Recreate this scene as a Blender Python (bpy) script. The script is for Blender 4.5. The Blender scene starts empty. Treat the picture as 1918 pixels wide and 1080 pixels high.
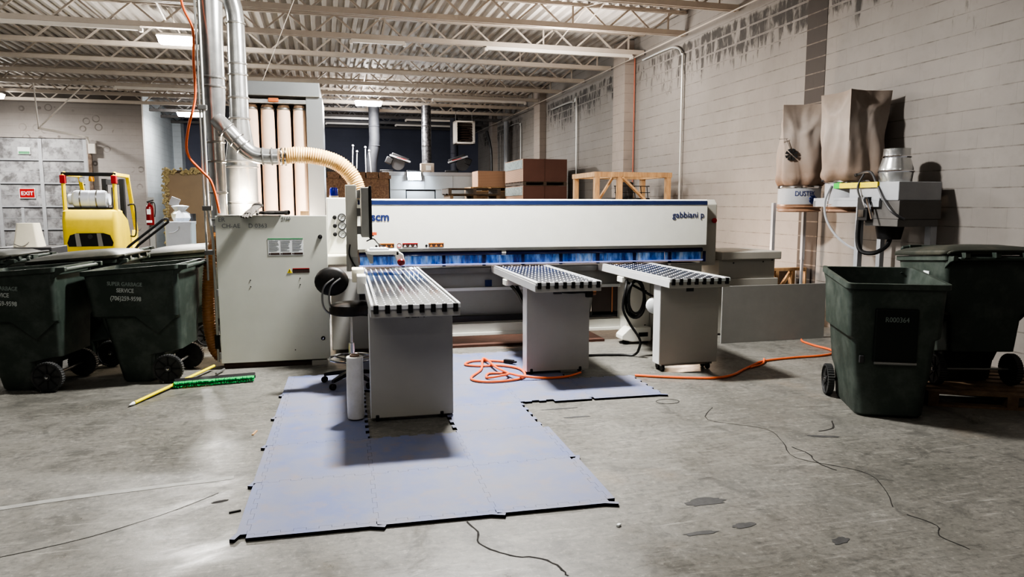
import bpy, bmesh, math, random
from mathutils import Vector, Matrix, Euler
random.seed(7)
PI = math.pi
R_ = math.radians
C = bpy.context.scene.collection
ROT = R_(1.6)                     # the building stands 1.6 degrees off the machine's axes

def rw(x, y, z=0.0):              # building axes -> world
    return Vector((x*math.cos(ROT)-y*math.sin(ROT), x*math.sin(ROT)+y*math.cos(ROT), z))

# ------------------------------------------------------------------ mesh builder
class B:
    def __init__(s):
        s.bm = bmesh.new(); s.mi = 0
    def face(s, vs):
        try:
            f = s.bm.faces.new(vs); f.material_index = s.mi; return f
        except ValueError:
            return None
    def v(s, p): return s.bm.verts.new(p)
    def box(s, x0, y0, z0, x1, y1, z1, m=None):
        P = [Vector(p) for p in ((x0,y0,z0),(x1,y0,z0),(x1,y1,z0),(x0,y1,z0),(x0,y0,z1),(x1,y0,z1),(x1,y1,z1),(x0,y1,z1))]
        if m is not None: P = [m @ p for p in P]
        q = [s.v(p) for p in P]
        for f in ((0,3,2,1),(4,5,6,7),(0,1,5,4),(1,2,6,5),(2,3,7,6),(3,0,4,7)):
            s.face([q[i] for i in f])
        return s
    def cbox(s, c, d, rot=(0,0,0)):
        m = Matrix.Translation(c) @ Euler(rot).to_matrix().to_4x4()
        return s.box(-d[0]/2,-d[1]/2,-d[2]/2,d[0]/2,d[1]/2,d[2]/2, m)
    def bar(s, p0, p1, w, h=None):          # rectangular bar between two points
        p0, p1 = Vector(p0), Vector(p1); h = h or w
        d = p1-p0; L = d.length
        m = Matrix.Translation(p0) @ d.to_track_quat('Z','Y').to_matrix().to_4x4()
        return s.box(-w/2,-h/2,0,w/2,h/2,L, m)
    def cyl(s, p0, p1, r0, r1=None, n=20, cap=True):
        p0, p1 = Vector(p0), Vector(p1); r1 = r0 if r1 is None else r1
        q = (p1-p0).to_track_quat('Z','Y').to_matrix()
        A = [s.v(p0 + q @ Vector((r0*math.cos(2*PI*i/n), r0*math.sin(2*PI*i/n), 0))) for i in range(n)]
        D = [s.v(p1 + q @ Vector((r1*math.cos(2*PI*i/n), r1*math.sin(2*PI*i/n), 0))) for i in range(n)]
        for i in range(n): s.face((A[i],A[(i+1)%n],D[(i+1)%n],D[i]))
        if cap: s.face(A[::-1]); s.face(D)
        return s
    def loft(s, loops, cap0=True, cap1=True, closed=True):
        L = [[s.v(p) for p in lp] for lp in loops]
        n = len(L[0])
        for a, b in zip(L, L[1:]):
            for i in range(n if closed else n-1):
                s.face((a[i], a[(i+1)%n], b[(i+1)%n], b[i]))
        if cap0: s.face(L[0][::-1])
        if cap1: s.face(L[-1])
        return L
    def lathe(s, prof, c=(0,0,0), ax=(0,0,1), n=24, cap=True):
        c = Vector(c); q = Vector(ax).to_track_quat('Z','Y').to_matrix()
        s.loft([[c + q @ Vector((r*math.cos(2*PI*i/n), r*math.sin(2*PI*i/n), z)) for i in range(n)] for r, z in prof], cap, cap)
        return s
    def tube(s, pts, r, n=8, closed=False, rs=None):
        pts = [Vector(p) for p in pts]; loops = []; N = len(pts)
        up = None
        for k, p in enumerate(pts):
            if closed: t = pts[(k+1)%N]-pts[k-1]
            else: t = pts[min(k+1,N-1)]-pts[max(k-1,0)]
            t.normalize()
            if up is None:
                up = Vector((0,0,1)) if abs(t.z) < .9 else Vector((1,0,0))
            a = t.cross(up)
            if a.length < 1e-4: a = t.cross(Vector((0,1,0)))
            a.normalize(); b = a.cross(t).normalized(); up = b
            rr = rs[k] if rs else r
            loops.append([p + a*rr*math.cos(2*PI*i/n) + b*rr*math.sin(2*PI*i/n) for i in range(n)])
        if closed: loops.append(loops[0]); s.loft(loops, False, False)
        else: s.loft(loops)
        return s
    def prism(s, poly, ax, a, b):           # poly of 2-D points extruded along axis ax from a to b
        def P(u, w, t):
            return {'x':(t,u,w),'y':(u,t,w),'z':(u,w,t)}[ax]
        A = [s.v(P(u,w,a)) for u,w in poly]; D = [s.v(P(u,w,b)) for u,w in poly]
        n = len(poly)
        for i in range(n): s.face((A[i],A[(i+1)%n],D[(i+1)%n],D[i]))
        s.face(A[::-1]); s.face(D)
        return s

def smooth_path(pts, n=8):
    pts = [Vector(p) for p in pts]; out = []
    for i in range(len(pts)-1):
        p0 = pts[max(i-1,0)]; p1 = pts[i]; p2 = pts[i+1]; p3 = pts[min(i+2,len(pts)-1)]
        for k in range(n):
            t = k/n
            out.append(.5*((2*p1)+(p2-p0)*t+(2*p0-5*p1+4*p2-p3)*t*t+(3*p1-p0-3*p2+p3)*t**3))
    out.append(pts[-1]); return out

def rrect(x0, y0, x1, y1, r, z, n=5):
    out = []
    for cx, cy, a0 in ((x1-r,y0+r,-PI/2),(x1-r,y1-r,0),(x0+r,y1-r,PI/2),(x0+r,y0+r,PI)):
        for k in range(n+1):
            a = a0 + PI/2*k/n
            out.append(Vector((cx+r*math.cos(a), cy+r*math.sin(a), z)))
    return out

def mobj(name, b, mats, parent=None, loc=(0,0,0), rot=(0,0,0), smooth=40, bevel=0, sub=0, seg=2, recalc=True):
    bm = b.bm if isinstance(b, B) else b
    if recalc: bmesh.ops.recalc_face_normals(bm, faces=bm.faces[:])
    me = bpy.data.meshes.new(name); bm.to_mesh(me); bm.free()
    for m in (mats if isinstance(mats, (list, tuple)) else [mats]): me.materials.append(m)
    if smooth:
        me.polygons.foreach_set('use_smooth', [True]*len(me.polygons))
        try: me.set_sharp_from_angle(angle=R_(smooth))
        except Exception: pass
    o = bpy.data.objects.new(name, me); C.objects.link(o)
    o.location = loc; o.rotation_euler = rot
    if parent is not None: o.parent = parent
    if bevel:
        md = o.modifiers.new('edge', 'BEVEL'); md.width = bevel; md.segments = seg; md.limit_method = 'ANGLE'; md.angle_limit = R_(38)
        md.use_clamp_overlap = True
    if sub:
        md = o.modifiers.new('sub', 'SUBSURF'); md.levels = sub; md.render_levels = sub
    return o

def thing(name, label, cat, loc=(0,0,0), rotz=0, group=None):
    o = bpy.data.objects.new(name, None); C.objects.link(o)
    o.empty_display_size = .1
    o.location = loc; o.rotation_euler = (0,0,rotz)
    return tag(o, label, cat, group)
def tag(o, label, cat, group=None):
    o['label'] = label; o['category'] = cat
    if group: o['group'] = group
    return o
def struct(name, b, m, loc=(0,0,0), rotz=ROT, parent=None, **k):
    o = mobj(name, b, m, parent, loc, (0,0,rotz), **k); o['kind'] = 'structure'; return o
def copy_tree(o, parent=None):
    c = o.copy(); C.objects.link(c)
    if parent is not None: c.parent = parent
    for ch in [x for x in bpy.data.objects if x.parent == o]: copy_tree(ch, c)
    return c

def text_mesh(name, body, size, mat, parent, loc, rot, depth=.001, sx=1.0, align='CENTER', bold=0, **k):
    cu = bpy.data.curves.new(name, 'FONT'); cu.body = body; cu.size = size; cu.extrude = depth
    cu.align_x = align; cu.offset = bold; cu.space_line = k.get('line', 1.0); cu.resolution_u = 3
    tmp = bpy.data.objects.new(name+'_tmp', cu); C.objects.link(tmp)
    dg = bpy.context.evaluated_depsgraph_get(); dg.update()
    me = bpy.data.meshes.new_from_object(tmp.evaluated_get(dg))
    bpy.data.objects.remove(tmp)
    me.materials.clear(); me.materials.append(mat)
    o = bpy.data.objects.new(name, me); C.objects.link(o)
    o.location = loc; o.rotation_euler = rot; o.scale = (sx,1,1)
    if parent is not None: o.parent = parent
    return o

# ------------------------------------------------------------------ materials
def srgb(r, g, b):
    f = lambda c: (c/255/12.92) if c/255 <= .04045 else ((c/255+.055)/1.055)**2.4
    return (f(r), f(g), f(b), 1)
class N:
    """small node helper"""
    def __init__(s, name):
        s.m = bpy.data.materials.new(name); s.m.use_nodes = True
        s.t = s.m.node_tree; s.n = s.t.nodes; s.p = s.n['Principled BSDF']
    def new(s, kind, **kw):
        x = s.n.new(kind)
        for k, v in kw.items():
            if k in x.inputs.keys() if isinstance(k, str) else False: x.inputs[k].default_value = v
            else: setattr(x, k, v)
        return x
    def link(s, a, b): s.t.links.new(a, b)
    def coord(s): 
        if not hasattr(s, '_c'): s._c = s.n.new('ShaderNodeTexCoord')
        return s._c.outputs['Object']
    def sep(s):
        if not hasattr(s, '_s'):
            s._s = s.n.new('ShaderNodeSeparateXYZ'); s.link(s.coord(), s._s.inputs[0])
        return s._s.outputs
    def noise(s, scale, detail=4, rough=.6, vec=None, stretch=None, out='Fac', dist=0):
        v = vec or s.coord()
        if stretch:
            mp = s.n.new('ShaderNodeMapping'); mp.inputs['Scale'].default_value = stretch; s.link(v, mp.inputs[0]); v = mp.outputs[0]
        x = s.n.new('ShaderNodeTexNoise'); x.inputs['Scale'].default_value = scale; x.inputs['Detail'].default_value = detail
        x.inputs['Roughness'].default_value = rough; x.inputs['Distortion'].default_value = dist; s.link(v, x.inputs['Vector'])
        return x.outputs[out]
    def ramp(s, fac, *stops):
        x = s.n.new('ShaderNodeValToRGB'); e = x.color_ramp.elements
        while len(e) < len(stops): e.new(.5)
        for el, (p, c) in zip(e, stops):
            el.position = p; el.color = c if isinstance(c, tuple) else (c,c,c,1)
        s.link(fac, x.inputs[0]); return x.outputs[0]
    def math(s, op, a, b=None, clamp=False):
        x = s.n.new('ShaderNodeMath'); x.operation = op; x.use_clamp = clamp
        for i, q in enumerate((a, b)):
            if q is None: continue
            if isinstance(q, (int, float)): x.inputs[i].default_value = q
            else: s.link(q, x.inputs[i])
        return x.outputs[0]
    def mix(s, fac, a, b, mode='MIX'):
        x = s.n.new('ShaderNodeMix'); x.data_type = 'RGBA'; x.blend_type = mode
        for i, q in ((0, fac), (6, a), (7, b)):
            if isinstance(q, (int, float)): x.inputs[i].default_value = q
            elif isinstance(q, tuple): x.inputs[i].default_value = q
            else: s.link(q, x.inputs[i])
        return x.outputs[2]
    def bump(s, h, strength=.3, dist=.01):
        x = s.n.new('ShaderNodeBump'); x.inputs['Strength'].default_value = strength; x.inputs['Distance'].default_value = dist
        s.link(h, x.inputs['Height']); s.link(x.outputs[0], s.p.inputs['Normal'])
    def col(s, c):
        if isinstance(c, tuple): s.p.inputs['Base Color'].default_value = c
        else: s.link(c, s.p.inputs['Base Color'])
    def rough(s, r):
        if isinstance(r, (int, float)): s.p.inputs['Roughness'].default_value = r
        else: s.link(r, s.p.inputs['Roughness'])

def scl(c, k): return (c[0]*k, c[1]*k, c[2]*k, 1)
def plain(name, rgb, rough=.5, metal=0, var=.12, scale=6, emit=0, bump=0, spec=None, dust=None):
    m = N(name); c = srgb(*rgb)
    f = m.noise(scale, 5, .65)
    col = m.mix(m.ramp(f, (.3, 0.), (.72, 1.)), scl(c, 1-var), scl(c, 1+var*.6))
    if dust:
        g = m.noise(3.0, 6, .7)
        col = m.mix(m.ramp(g, (.5, 0.), (.75, .6)), col, srgb(*dust))
    m.col(col); m.rough(rough); m.p.inputs['Metallic'].default_value = metal
    if spec is not None: m.p.inputs['Specular IOR Level'].default_value = spec
    if emit:
        m.p.inputs['Emission Color'].default_value = c; m.p.inputs['Emission Strength'].default_value = emit
    if bump: m.bump(m.noise(60, 4, .6), bump, .004)
    return m.m
def glow(name, rgb, strength):
    m = N(name); m.col(srgb(*rgb)); m.p.inputs['Emission Color'].default_value = srgb(*rgb)
    m.p.inputs['Emission Strength'].default_value = strength; return m.m

M = {}
M['white_paint'] = plain('machine white paint', (226,226,218), .38, var=.04)
M['grey_paint'] = plain('warm grey paint', (168,166,158), .45, var=.05)
M['cab_paint'] = plain('cabinet light grey paint', (198,200,190), .45, var=.05, scale=3)
M['panel_grey'] = plain('panel grey', (150,150,146), .5, var=.06)
M['valve'] = plain('bright ball valve', (244,246,248), .25, metal=.2, var=.02)  # near-white base puts the nickel balls' glints into the colour
M['ped_paint'] = plain('pedestal grey paint', (166,163,155), .5, var=.05, scale=3, bump=.05)
M['dark_grey'] = plain('dark grey metal', (62,62,64), .45, var=.15)
M['black'] = plain('black rubber', (18,18,19), .55, var=.2)
M['black_gloss'] = plain('black plastic', (14,14,15), .28, var=.2)
M['blue_strip'] = plain('royal blue strip', (46,58,98), .25, var=.15)
M['navy_ink'] = plain('navy lettering', (30,45,100), .5, var=.02)
M['white_ink'] = plain('white lettering', (190,196,192), .6, var=.1)
M['faded_ink'] = plain('faded lettering', (140,152,146), .6, var=.4, scale=30)
M['alu'] = plain('brushed aluminium', (205,207,208), .3, metal=.9, var=.08)
M['bright_edge'] = plain('bright anodised edge', (232,234,235), .3, metal=.35, var=.03)
M['galv'] = N('galvanised sheet')
g = M['galv']; _f = g.noise(9, 3, .6); g.col(g.ramp(_f, (.3, srgb(188,190,190)), (.7, srgb(214,215,213)))); g.p.inputs['Metallic'].default_value = .78
g.rough(.24); g.bump(g.noise(3,2,.5), .05, .02); M['galv'] = g.m
M['sheet_metal'] = plain('grey sheet metal', (150,154,156), .36, metal=.75, var=.06, scale=1.5)
M['conduit'] = plain('conduit steel', (196,196,192), .4, metal=.4, var=.06)
M['steel'] = plain('steel tube', (150,150,148), .35, metal=.7, var=.1)
M['chrome'] = plain('chrome', (210,210,212), .12, metal=1, var=.02)
M['joist'] = plain('painted joist steel', (176,166,155), .55, var=.14, scale=2)
M['joist_dark'] = plain('dark joist steel', (92,90,90), .6, var=.2)
M['deck'] = plain('roof deck paint', (176,170,164), .6, var=.12, scale=1.2)
M['yellow'] = plain('forklift yellow paint', (238,212,62), .4, var=.1, scale=4)
M['yellow_pole'] = plain('yellow pole', (240,224,20), .4, var=.05)
M['green_bristle'] = plain('green bristle', (30,170,90), .7, var=.35, scale=60)
M['red'] = plain('red plastic', (170,32,36), .4, var=.1)
M['dark_red'] = plain('extinguisher red', (120,24,26), .3, var=.1)
M['orange_cord'] = plain('orange cord', (232,116,68), .45, var=.06)
M['black_cord'] = plain('black cord', (16,16,17), .45, var=.1)
M['blue_lamp'] = plain('blue beacon lens', (24,36,170), .15, var=.2)
M['tan_hose'] = N('tan flexible hose'); g = M['tan_hose']
g.col(g.ramp(g.noise(6,3,.5), (.3, srgb(214,172,112)), (.7, srgb(236,204,150)))); g.rough(.42); M['tan_hose'] = g.m
M['orange_hose'] = plain('amber flexible hose', (160,112,66), .45, var=.2)
M['bag_white'] = plain('filter cloth', (232,206,184), .85, var=.08, scale=4)
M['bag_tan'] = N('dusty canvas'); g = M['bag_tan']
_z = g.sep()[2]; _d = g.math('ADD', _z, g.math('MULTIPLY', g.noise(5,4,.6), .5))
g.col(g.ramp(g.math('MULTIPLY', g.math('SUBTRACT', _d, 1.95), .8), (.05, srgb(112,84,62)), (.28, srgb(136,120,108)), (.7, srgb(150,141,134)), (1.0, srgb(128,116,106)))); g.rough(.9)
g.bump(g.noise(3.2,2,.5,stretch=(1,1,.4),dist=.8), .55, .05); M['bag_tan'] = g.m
M['pale_grey'] = plain('pale grey enamel', (160,162,166), .4, var=.08)
M['wood'] = N('pine lumber'); g = M['wood']
g.col(g.ramp(g.noise(3,5,.6,stretch=(8,8,1.2)), (.3, srgb(160,126,92)), (.6, srgb(190,156,116)), (.8, srgb(208,178,140)))); g.rough(.7); M['wood'] = g.m
M['old_wood'] = plain('weathered pallet wood', (120,98,76), .8, var=.4, scale=12)
M['dark_wood'] = plain('dark pallet wood', (84,70,58), .85, var=.4, scale=12)
M['card_shaded'] = plain('brown cardboard', (96,66,56), .8, var=.1, scale=3)
M['card_light'] = N('stacked cardboard sheets'); g = M['card_light']
_w = g.math('FRACT', g.math('MULTIPLY', g.sep()[2], 55))
g.col(g.mix(g.ramp(_w,(.35,0.),(.5,1.)), srgb(140,108,86), srgb(176,142,116))); g.rough(.8); M['card_light'] = g.m
M['shrink'] = plain('shrink wrap label', (172,182,180), .2, var=.4, scale=14)
M['osb'] = N('strand board'); g = M['osb']
_v = g.n.new('ShaderNodeTexVoronoi'); _v.inputs['Scale'].default_value = 34; g.link(g.coord(), _v.inputs['Vector'])
g.col(g.mix(g.noise(3,3,.5), g.ramp(_v.outputs['Color'], (.1, srgb(84,62,46)), (.5, srgb(118,90,68)), (.95, srgb(150,120,92))), srgb(104,78,60))); g.rough(.75); M['osb'] = g.m
M['brown_board'] = plain('brown hardboard', (122,104,80), .55, var=.12, scale=1.5)
M['foam_gun'] = plain('spray foam', (164,150,112), .9, var=.5, scale=20, bump=.6)
M['white_wall'] = plain('white office panel', (176,184,190), .5, var=.04)
M['dusty'] = plain('dusty dark duct', (36,38,44), .7, var=.3, scale=8)
M['foil'] = plain('crumpled foil', (120,120,124), .3, metal=.8, var=.9, scale=14, bump=1.0)
M['dark_junk'] = plain('dark machinery', (34,34,36), .5, var=.4)
M['sticker'] = plain('warning sticker', (70,52,46), .5, var=.5, scale=90)
M['sticker_or'] = plain('orange sticker', (206,128,50), .5, var=.2, scale=80)
M['paper'] = plain('paper label', (220,224,224), .6, var=.03)
M['green_label'] = plain('green label strip', (90,150,110), .6, var=.1)
M['grey_text'] = plain('grey print', (120,124,126), .7, var=.3, scale=200)
M['yellow_label'] = plain('yellow label', (226,206,40), .5, var=.15, scale=60)
M['lime_label'] = plain('green sticker', (60,190,70), .5, var=.1)
M['tile_side'] = plain('black foam edge', (10,10,11), .7, var=.1, spec=.2)
M['concrete_dust'] = plain('saw dust patch', (78,50,40), .9, var=.3)
M['bin'] = N('dark green bin plastic'); g = M['bin']
g.col(g.mix(g.ramp(g.noise(4,6,.7),(.45,0.),(.8,.55)), g.mix(g.noise(2,3,.5), srgb(46,56,50), srgb(60,70,64)), srgb(108,114,108))); g.rough(g.ramp(g.noise(7,4,.6),(.3,.42),(.8,.62)))
g.bump(g.noise(90,3,.6), .08, .002); M['bin'] = g.m
M['bin_lid'] = plain('bin lid plastic', (50,54,47), .5, var=.25, scale=3, dust=(104,97,84))
M['bin_dark'] = plain('bin interior', (16,24,20), .6, var=.2)
M['tyre'] = plain('bin wheel plastic', (46,47,48), .6, var=.25, dust=(86,86,84))
M['blue_cont'] = plain('pale cyan plastic', (176,226,232), .35, var=.06)
M['tote_white'] = plain('white plastic', (218,226,238), .4, var=.05)
M['cream'] = plain('cream plastic', (236,232,214), .45, var=.05)
M['glove'] = plain('dusty black glove', (34,32,31), .8, var=.5, scale=30)
M['glove_light'] = plain('grey palm glove', (112,108,102), .85, var=.6, scale=40)
M['wrap'] = plain('stretch film', (206,204,200), .22, var=.12, scale=12)
M['seat'] = plain('dusty black vinyl', (30,29,28), .5, var=.2, dust=(92,70,54))
M['foot_blue'] = None

# foam mat top: blue-grey with dusty brown wear
g = N('foam mat top'); a = g.noise(2.2,6,.7); b2 = g.noise(7,4,.6); 
c1 = g.mix(g.ramp(a,(.35,0.),(.7,1.)), srgb(100,111,150), srgb(122,125,138))
c1 = g.mix(g.ramp(b2,(.52,0.),(.75,.75)), c1, srgb(132,122,118))
c1 = g.mix(g.ramp(g.noise(1.1,3,.6),(.42,0.),(.62,.55)), c1, srgb(120,120,132))
g.col(c1); g.rough(.62); g.bump(g.noise(180,2,.5), .12, .002); M['mat_top'] = g.m

# air table surface: dark glossy sheet with rows of bright ball valves
def dots(name, px_, py_, x0, y0, stag, base, rough, rad=.0105):
    g = N(name); sx, sy, sz = g.sep()
    u = g.math('DIVIDE', g.math('SUBTRACT', sx, x0), px_); row = g.math('FLOOR', u)
    w = g.math('DIVIDE', g.math('SUBTRACT', sy, y0), py_)
    if stag: w = g.math('ADD', w, g.math('MULTIPLY', g.math('MODULO', row, 2.0), .5))
    du = g.math('MULTIPLY', g.math('SUBTRACT', g.math('FRACT', u), .5), px_); dw = g.math('MULTIPLY', g.math('SUBTRACT', g.math('FRACT', w), .5), py_)
    d = g.math('SQRT', g.math('ADD', g.math('MULTIPLY', du, du), g.math('MULTIPLY', dw, dw)))
    mk = g.math('LESS_THAN', d, rad)
    g.col(base); g.rough(rough); g.p.inputs['Specular IOR Level'].default_value = .38
    g.p.inputs['Metallic'].default_value = 0
    return g.m
M['dots_plain'] = dots('air table sheet', .0535, .12, .0205, 0, False, srgb(62,64,68), .09, .0095)
M['dots_stag'] = dots('perforated air table sheet', .0535, .13, .0205, 0, True, srgb(30,34,46), .24, .0115)

# strip curtain; pale patches put glossy reflections into the colour
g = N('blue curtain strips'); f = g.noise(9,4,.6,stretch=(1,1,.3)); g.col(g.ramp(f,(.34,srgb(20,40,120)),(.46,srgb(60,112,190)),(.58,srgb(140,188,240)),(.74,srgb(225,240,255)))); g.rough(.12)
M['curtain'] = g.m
M['curtain_navy'] = plain('navy curtain band', (14,20,62), .25, var=.2)
M['skirt'] = plain('clear skirt', (206,186,178), .3, var=.1)

# concrete block walls
def blockwall(name, horiz, base, line, peel=None, soot=0, zdark=None, pale=0):
    g = N(name); sx, sy, sz = g.sep(); u = sy if horiz == 'y' else sx
    cmb = g.n.new('ShaderNodeCombineXYZ'); g.link(u, cmb.inputs[0]); g.link(sz, cmb.inputs[1])
    br = g.n.new('ShaderNodeTexBrick'); g.link(cmb.outputs[0], br.inputs['Vector'])
    br.inputs['Scale'].default_value = 1; br.inputs['Brick Width'].default_value = .406; br.inputs['Row Height'].default_value = .203
    br.inputs['Mortar Size'].default_value = .006; br.inputs['Mortar Smooth'].default_value = .3; br.offset = .5
    mort = br.outputs['Fac']
    big = g.noise(.9,5,.6); fine = g.noise(9,5,.65)
    col = g.mix(g.ramp(big,(.3,0.),(.75,1.)), scl(base,.86), scl(base,1.08))
    col = g.mix(g.ramp(fine,(.5,0.),(.8,.35)), col, scl(base,.72))
    # horizontal joints read dark where the paint has worn
    hz = g.math('ABSOLUTE', g.math('SUBTRACT', g.math('FRACT', g.math('DIVIDE', sz, .203)), .5))
    hl = g.math('GREATER_THAN', hz, g.math('SUBTRACT', .484, g.math('MULTIPLY', g.ramp(g.noise(4,4,.7),(.4,0.),(.7,1.)), .035)))
    wear = g.ramp(g.noise(3.5,4,.7,stretch=(1,1,.4)),(.36,0.),(.62,1.))
    col = g.mix(g.math('MULTIPLY', g.math('MULTIPLY', hl, wear), line), col, srgb(84,78,72))
    col = g.mix(g.math('MULTIPLY', mort, .05), col, srgb(96,90,84))
    if pale: col = g.mix(g.math('MULTIPLY', g.math('GREATER_THAN', hz, .46), g.ramp(fine,(.35,.2),(.65,.9))), col, srgb(128,118,108))
    if peel:
        z0, z1, z2, z3 = peel
        band = g.math('MULTIPLY', g.math('SUBTRACT', sz, z0), 1/(z1-z0), True)
        band = g.math('MULTIPLY', band, g.math('MULTIPLY', g.math('SUBTRACT', z3, sz), 1/(z3-z2), True))
        cx = g.n.new('ShaderNodeCombineXYZ'); g.link(g.math('MULTIPLY', u, 7.5), cx.inputs[0]); g.link(g.math('MULTIPLY', sz, 2.2), cx.inputs[1])
        pn = g.noise(1.0,5,.6,vec=cx.outputs[0],dist=.6)
        pv = g.math('ADD', g.math('MULTIPLY', g.math('SUBTRACT', pn, .5), 3.4), g.math('MULTIPLY', g.math('SUBTRACT', band, .82), 1.5))
        rowmod = g.math('SUBTRACT', .5, hz)
        pv = g.math('SUBTRACT', pv, g.math('MULTIPLY', g.math('GREATER_THAN', hz, .43), .8))
        bn = g.noise(.55,2,.5)
        pv = g.math('ADD', pv, g.math('MULTIPLY', g.math('SUBTRACT', bn, .5), 2.4))
        col = g.mix(g.ramp(pv,(.0,0.),(.5,.95)), col, g.mix(fine, srgb(40,38,37), srgb(84,80,76)))
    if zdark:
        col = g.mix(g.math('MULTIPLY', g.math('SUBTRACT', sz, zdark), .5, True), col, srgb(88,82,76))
    if soot:
        sn = g.n.new('ShaderNodeTexVoronoi'); sn.inputs['Scale'].default_value = 2.3; g.link(cmb.outputs[0], sn.inputs['Vector'])
        ring = g.math('ABSOLUTE', g.math('SUBTRACT', sn.outputs['Distance'], .23))
        rm = g.math('MULTIPLY', g.math('LESS_THAN', ring, .035), g.ramp(g.noise(1.4,3,.6),(.42,0.),(.55,.7)))
        col = g.mix(g.math('MULTIPLY', rm, soot), col, srgb(90,84,80))
    g.col(col); g.rough(.75)
    h = g.math('SUBTRACT', g.math('MULTIPLY', fine, .25), mort)
    g.bump(h, .35, .008)
    return g.m
M['wall_right'] = blockwall('painted block wall', 'y', srgb(141,136,131), .66, peel=(3.3,4.25,4.6,4.74))
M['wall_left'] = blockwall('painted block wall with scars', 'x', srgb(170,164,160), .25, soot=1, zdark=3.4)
M['wall_side'] = blockwall('pale blue-white block wall', 'y', srgb(176,184,190), .3)
M['wall_dark'] = blockwall('dark blue-black wall', 'x', srgb(84,88,104), .1)
M['block_bare'] = blockwall('bare dark block', 'y', srgb(74,68,64), .5, pale=1)
M['pilaster'] = blockwall('pilaster block', 'y', srgb(158,148,140), .4)

# concrete floor
g = N('worn concrete floor')
a = g.noise(.7,6,.65); b2 = g.noise(3.2,9,.74,dist=.9); c3 = g.noise(26,6,.75)
mp = g.n.new('ShaderNodeMapping'); mp.inputs['Rotation'].default_value = (0,0,.35); mp.inputs['Scale'].default_value = (1,5,1); g.link(g.coord(), mp.inputs[0])
st = g.noise(2.2,8,.75,vec=mp.outputs[0],dist=.8); st2 = g.noise(7,6,.7,vec=mp.outputs[0],dist=.4)
col = g.mix(g.ramp(a,(.32,0.),(.68,1.)), srgb(98,97,92), srgb(124,122,116))
col = g.mix(g.ramp(b2,(.39,.5),(.48,0.)), col, srgb(74,74,71))
col = g.mix(g.ramp(st,(.54,0.),(.66,.45)), col, srgb(146,144,136))
col = g.mix(g.ramp(st2,(.36,.45),(.45,0.)), col, srgb(68,68,66))
col = g.mix(g.ramp(c3,(.38,.45),(.48,0.)), col, srgb(70,70,68))
col = g.mix(g.ramp(c3,(.56,0.),(.66,.4)), col, srgb(166,164,156))
mp2 = g.n.new('ShaderNodeMapping'); mp2.inputs['Rotation'].default_value = (0,0,-.6); mp2.inputs['Scale'].default_value = (1.2,30,1); g.link(g.coord(), mp2.inputs[0])
sc_ = g.noise(1.6,4,.6,vec=mp2.outputs[0],dist=.2)
col = g.mix(g.ramp(sc_,(.66,0.),(.70,.5)), col, srgb(176,174,168))
col = g.mix(g.ramp(sc_,(.30,.5),(.33,0.)), col, srgb(60,60,58))
col = g.mix(g.ramp(g.noise(.8,4,.6),(.62,0.),(.78,.3)), col, srgb(150,126,98))
g.col(col)
g.rough(g.ramp(g.noise(1.3,7,.7,dist=.5),(.36,.27),(.62,.6))); g.bump(g.math('ADD', b2, g.math('MULTIPLY', c3, .4)), .16, .008)
M['floor'] = g.m
M['crack'] = plain('floor crack', (40,38,36), .9, var=.3)
M['stain'] = plain('dark tyre mark', (70,70,70), .6, var=.35, scale=25)
M['faded'] = plain('faded painted line', (142,142,138), .6, var=.2, scale=12)
# roll-up door
g = N('sectional door steel'); f = g.noise(1.3,5,.65); f2 = g.noise(3,5,.7)
col = g.mix(g.ramp(f,(.35,0.),(.7,1.)), srgb(150,150,152), srgb(184,184,186)); col = g.mix(g.ramp(f2,(.44,0.),(.62,.8)), col, srgb(84,82,82))
g.col(col); g.rough(.5); M['door'] = g.m
M['door_rib'] = plain('door rib steel', (176,178,182), .45, var=.1)
M['lamp_on'] = glow('lit lamp lens', (255,252,246), 60)
M['spot_on'] = glow('lit work lamp', (225,240,255), 120)
M['tube_off'] = plain('fluorescent fixture', (208,202,194), .4, var=.05)
# ================================================================== THE BUILDING (building axes, turned by ROT)
WX = 6.6; ZC = 5.2
b = B(); b.box(-14,-9,-.12,6.8,31.2,0); floor = struct('floor', b, M['floor'], smooth=0)
def ribbon(name, pts, w, mat, parent, z=.0015, jag=.3, n=4):
    b = B(); P = smooth_path([(x,y,z) for x,y in pts], n)
    L = []; 
    for i,p in enumerate(P):
        t = (P[min(i+1,len(P)-1)]-P[max(i-1,0)]).normalized(); nrm = Vector((-t.y,t.x,0))
        ww = w*(1+random.uniform(-jag,jag))*.5; off = nrm*random.uniform(-jag,jag)*w*1.5
        L.append((b.v(p+nrm*ww+off), b.v(p-nrm*ww+off)))
    for a, c in zip(L, L[1:]): b.face((a[0],a[1],c[1],c[0]))
    o = mobj(name, b, mat, parent, smooth=0, rot=(0,0,-ROT)); o['kind'] = 'structure'; return o
def blot(name, cx, cy, rx, ry, mat, parent, z=.0016, rot=0, n=22):
    b = B(); vs = []
    for i in range(n):
        a = 2*PI*i/n; k = random.uniform(.75,1.15); x, y = rx*math.cos(a)*k, ry*math.sin(a)*k
        vs.append(b.v((cx+x*math.cos(rot)-y*math.sin(rot), cy+x*math.sin(rot)+y*math.cos(rot), z)))
    b.face(vs); o = mobj(name, b, mat, parent, smooth=0, rot=(0,0,-ROT)); o['kind'] = 'structure'; return o

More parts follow.
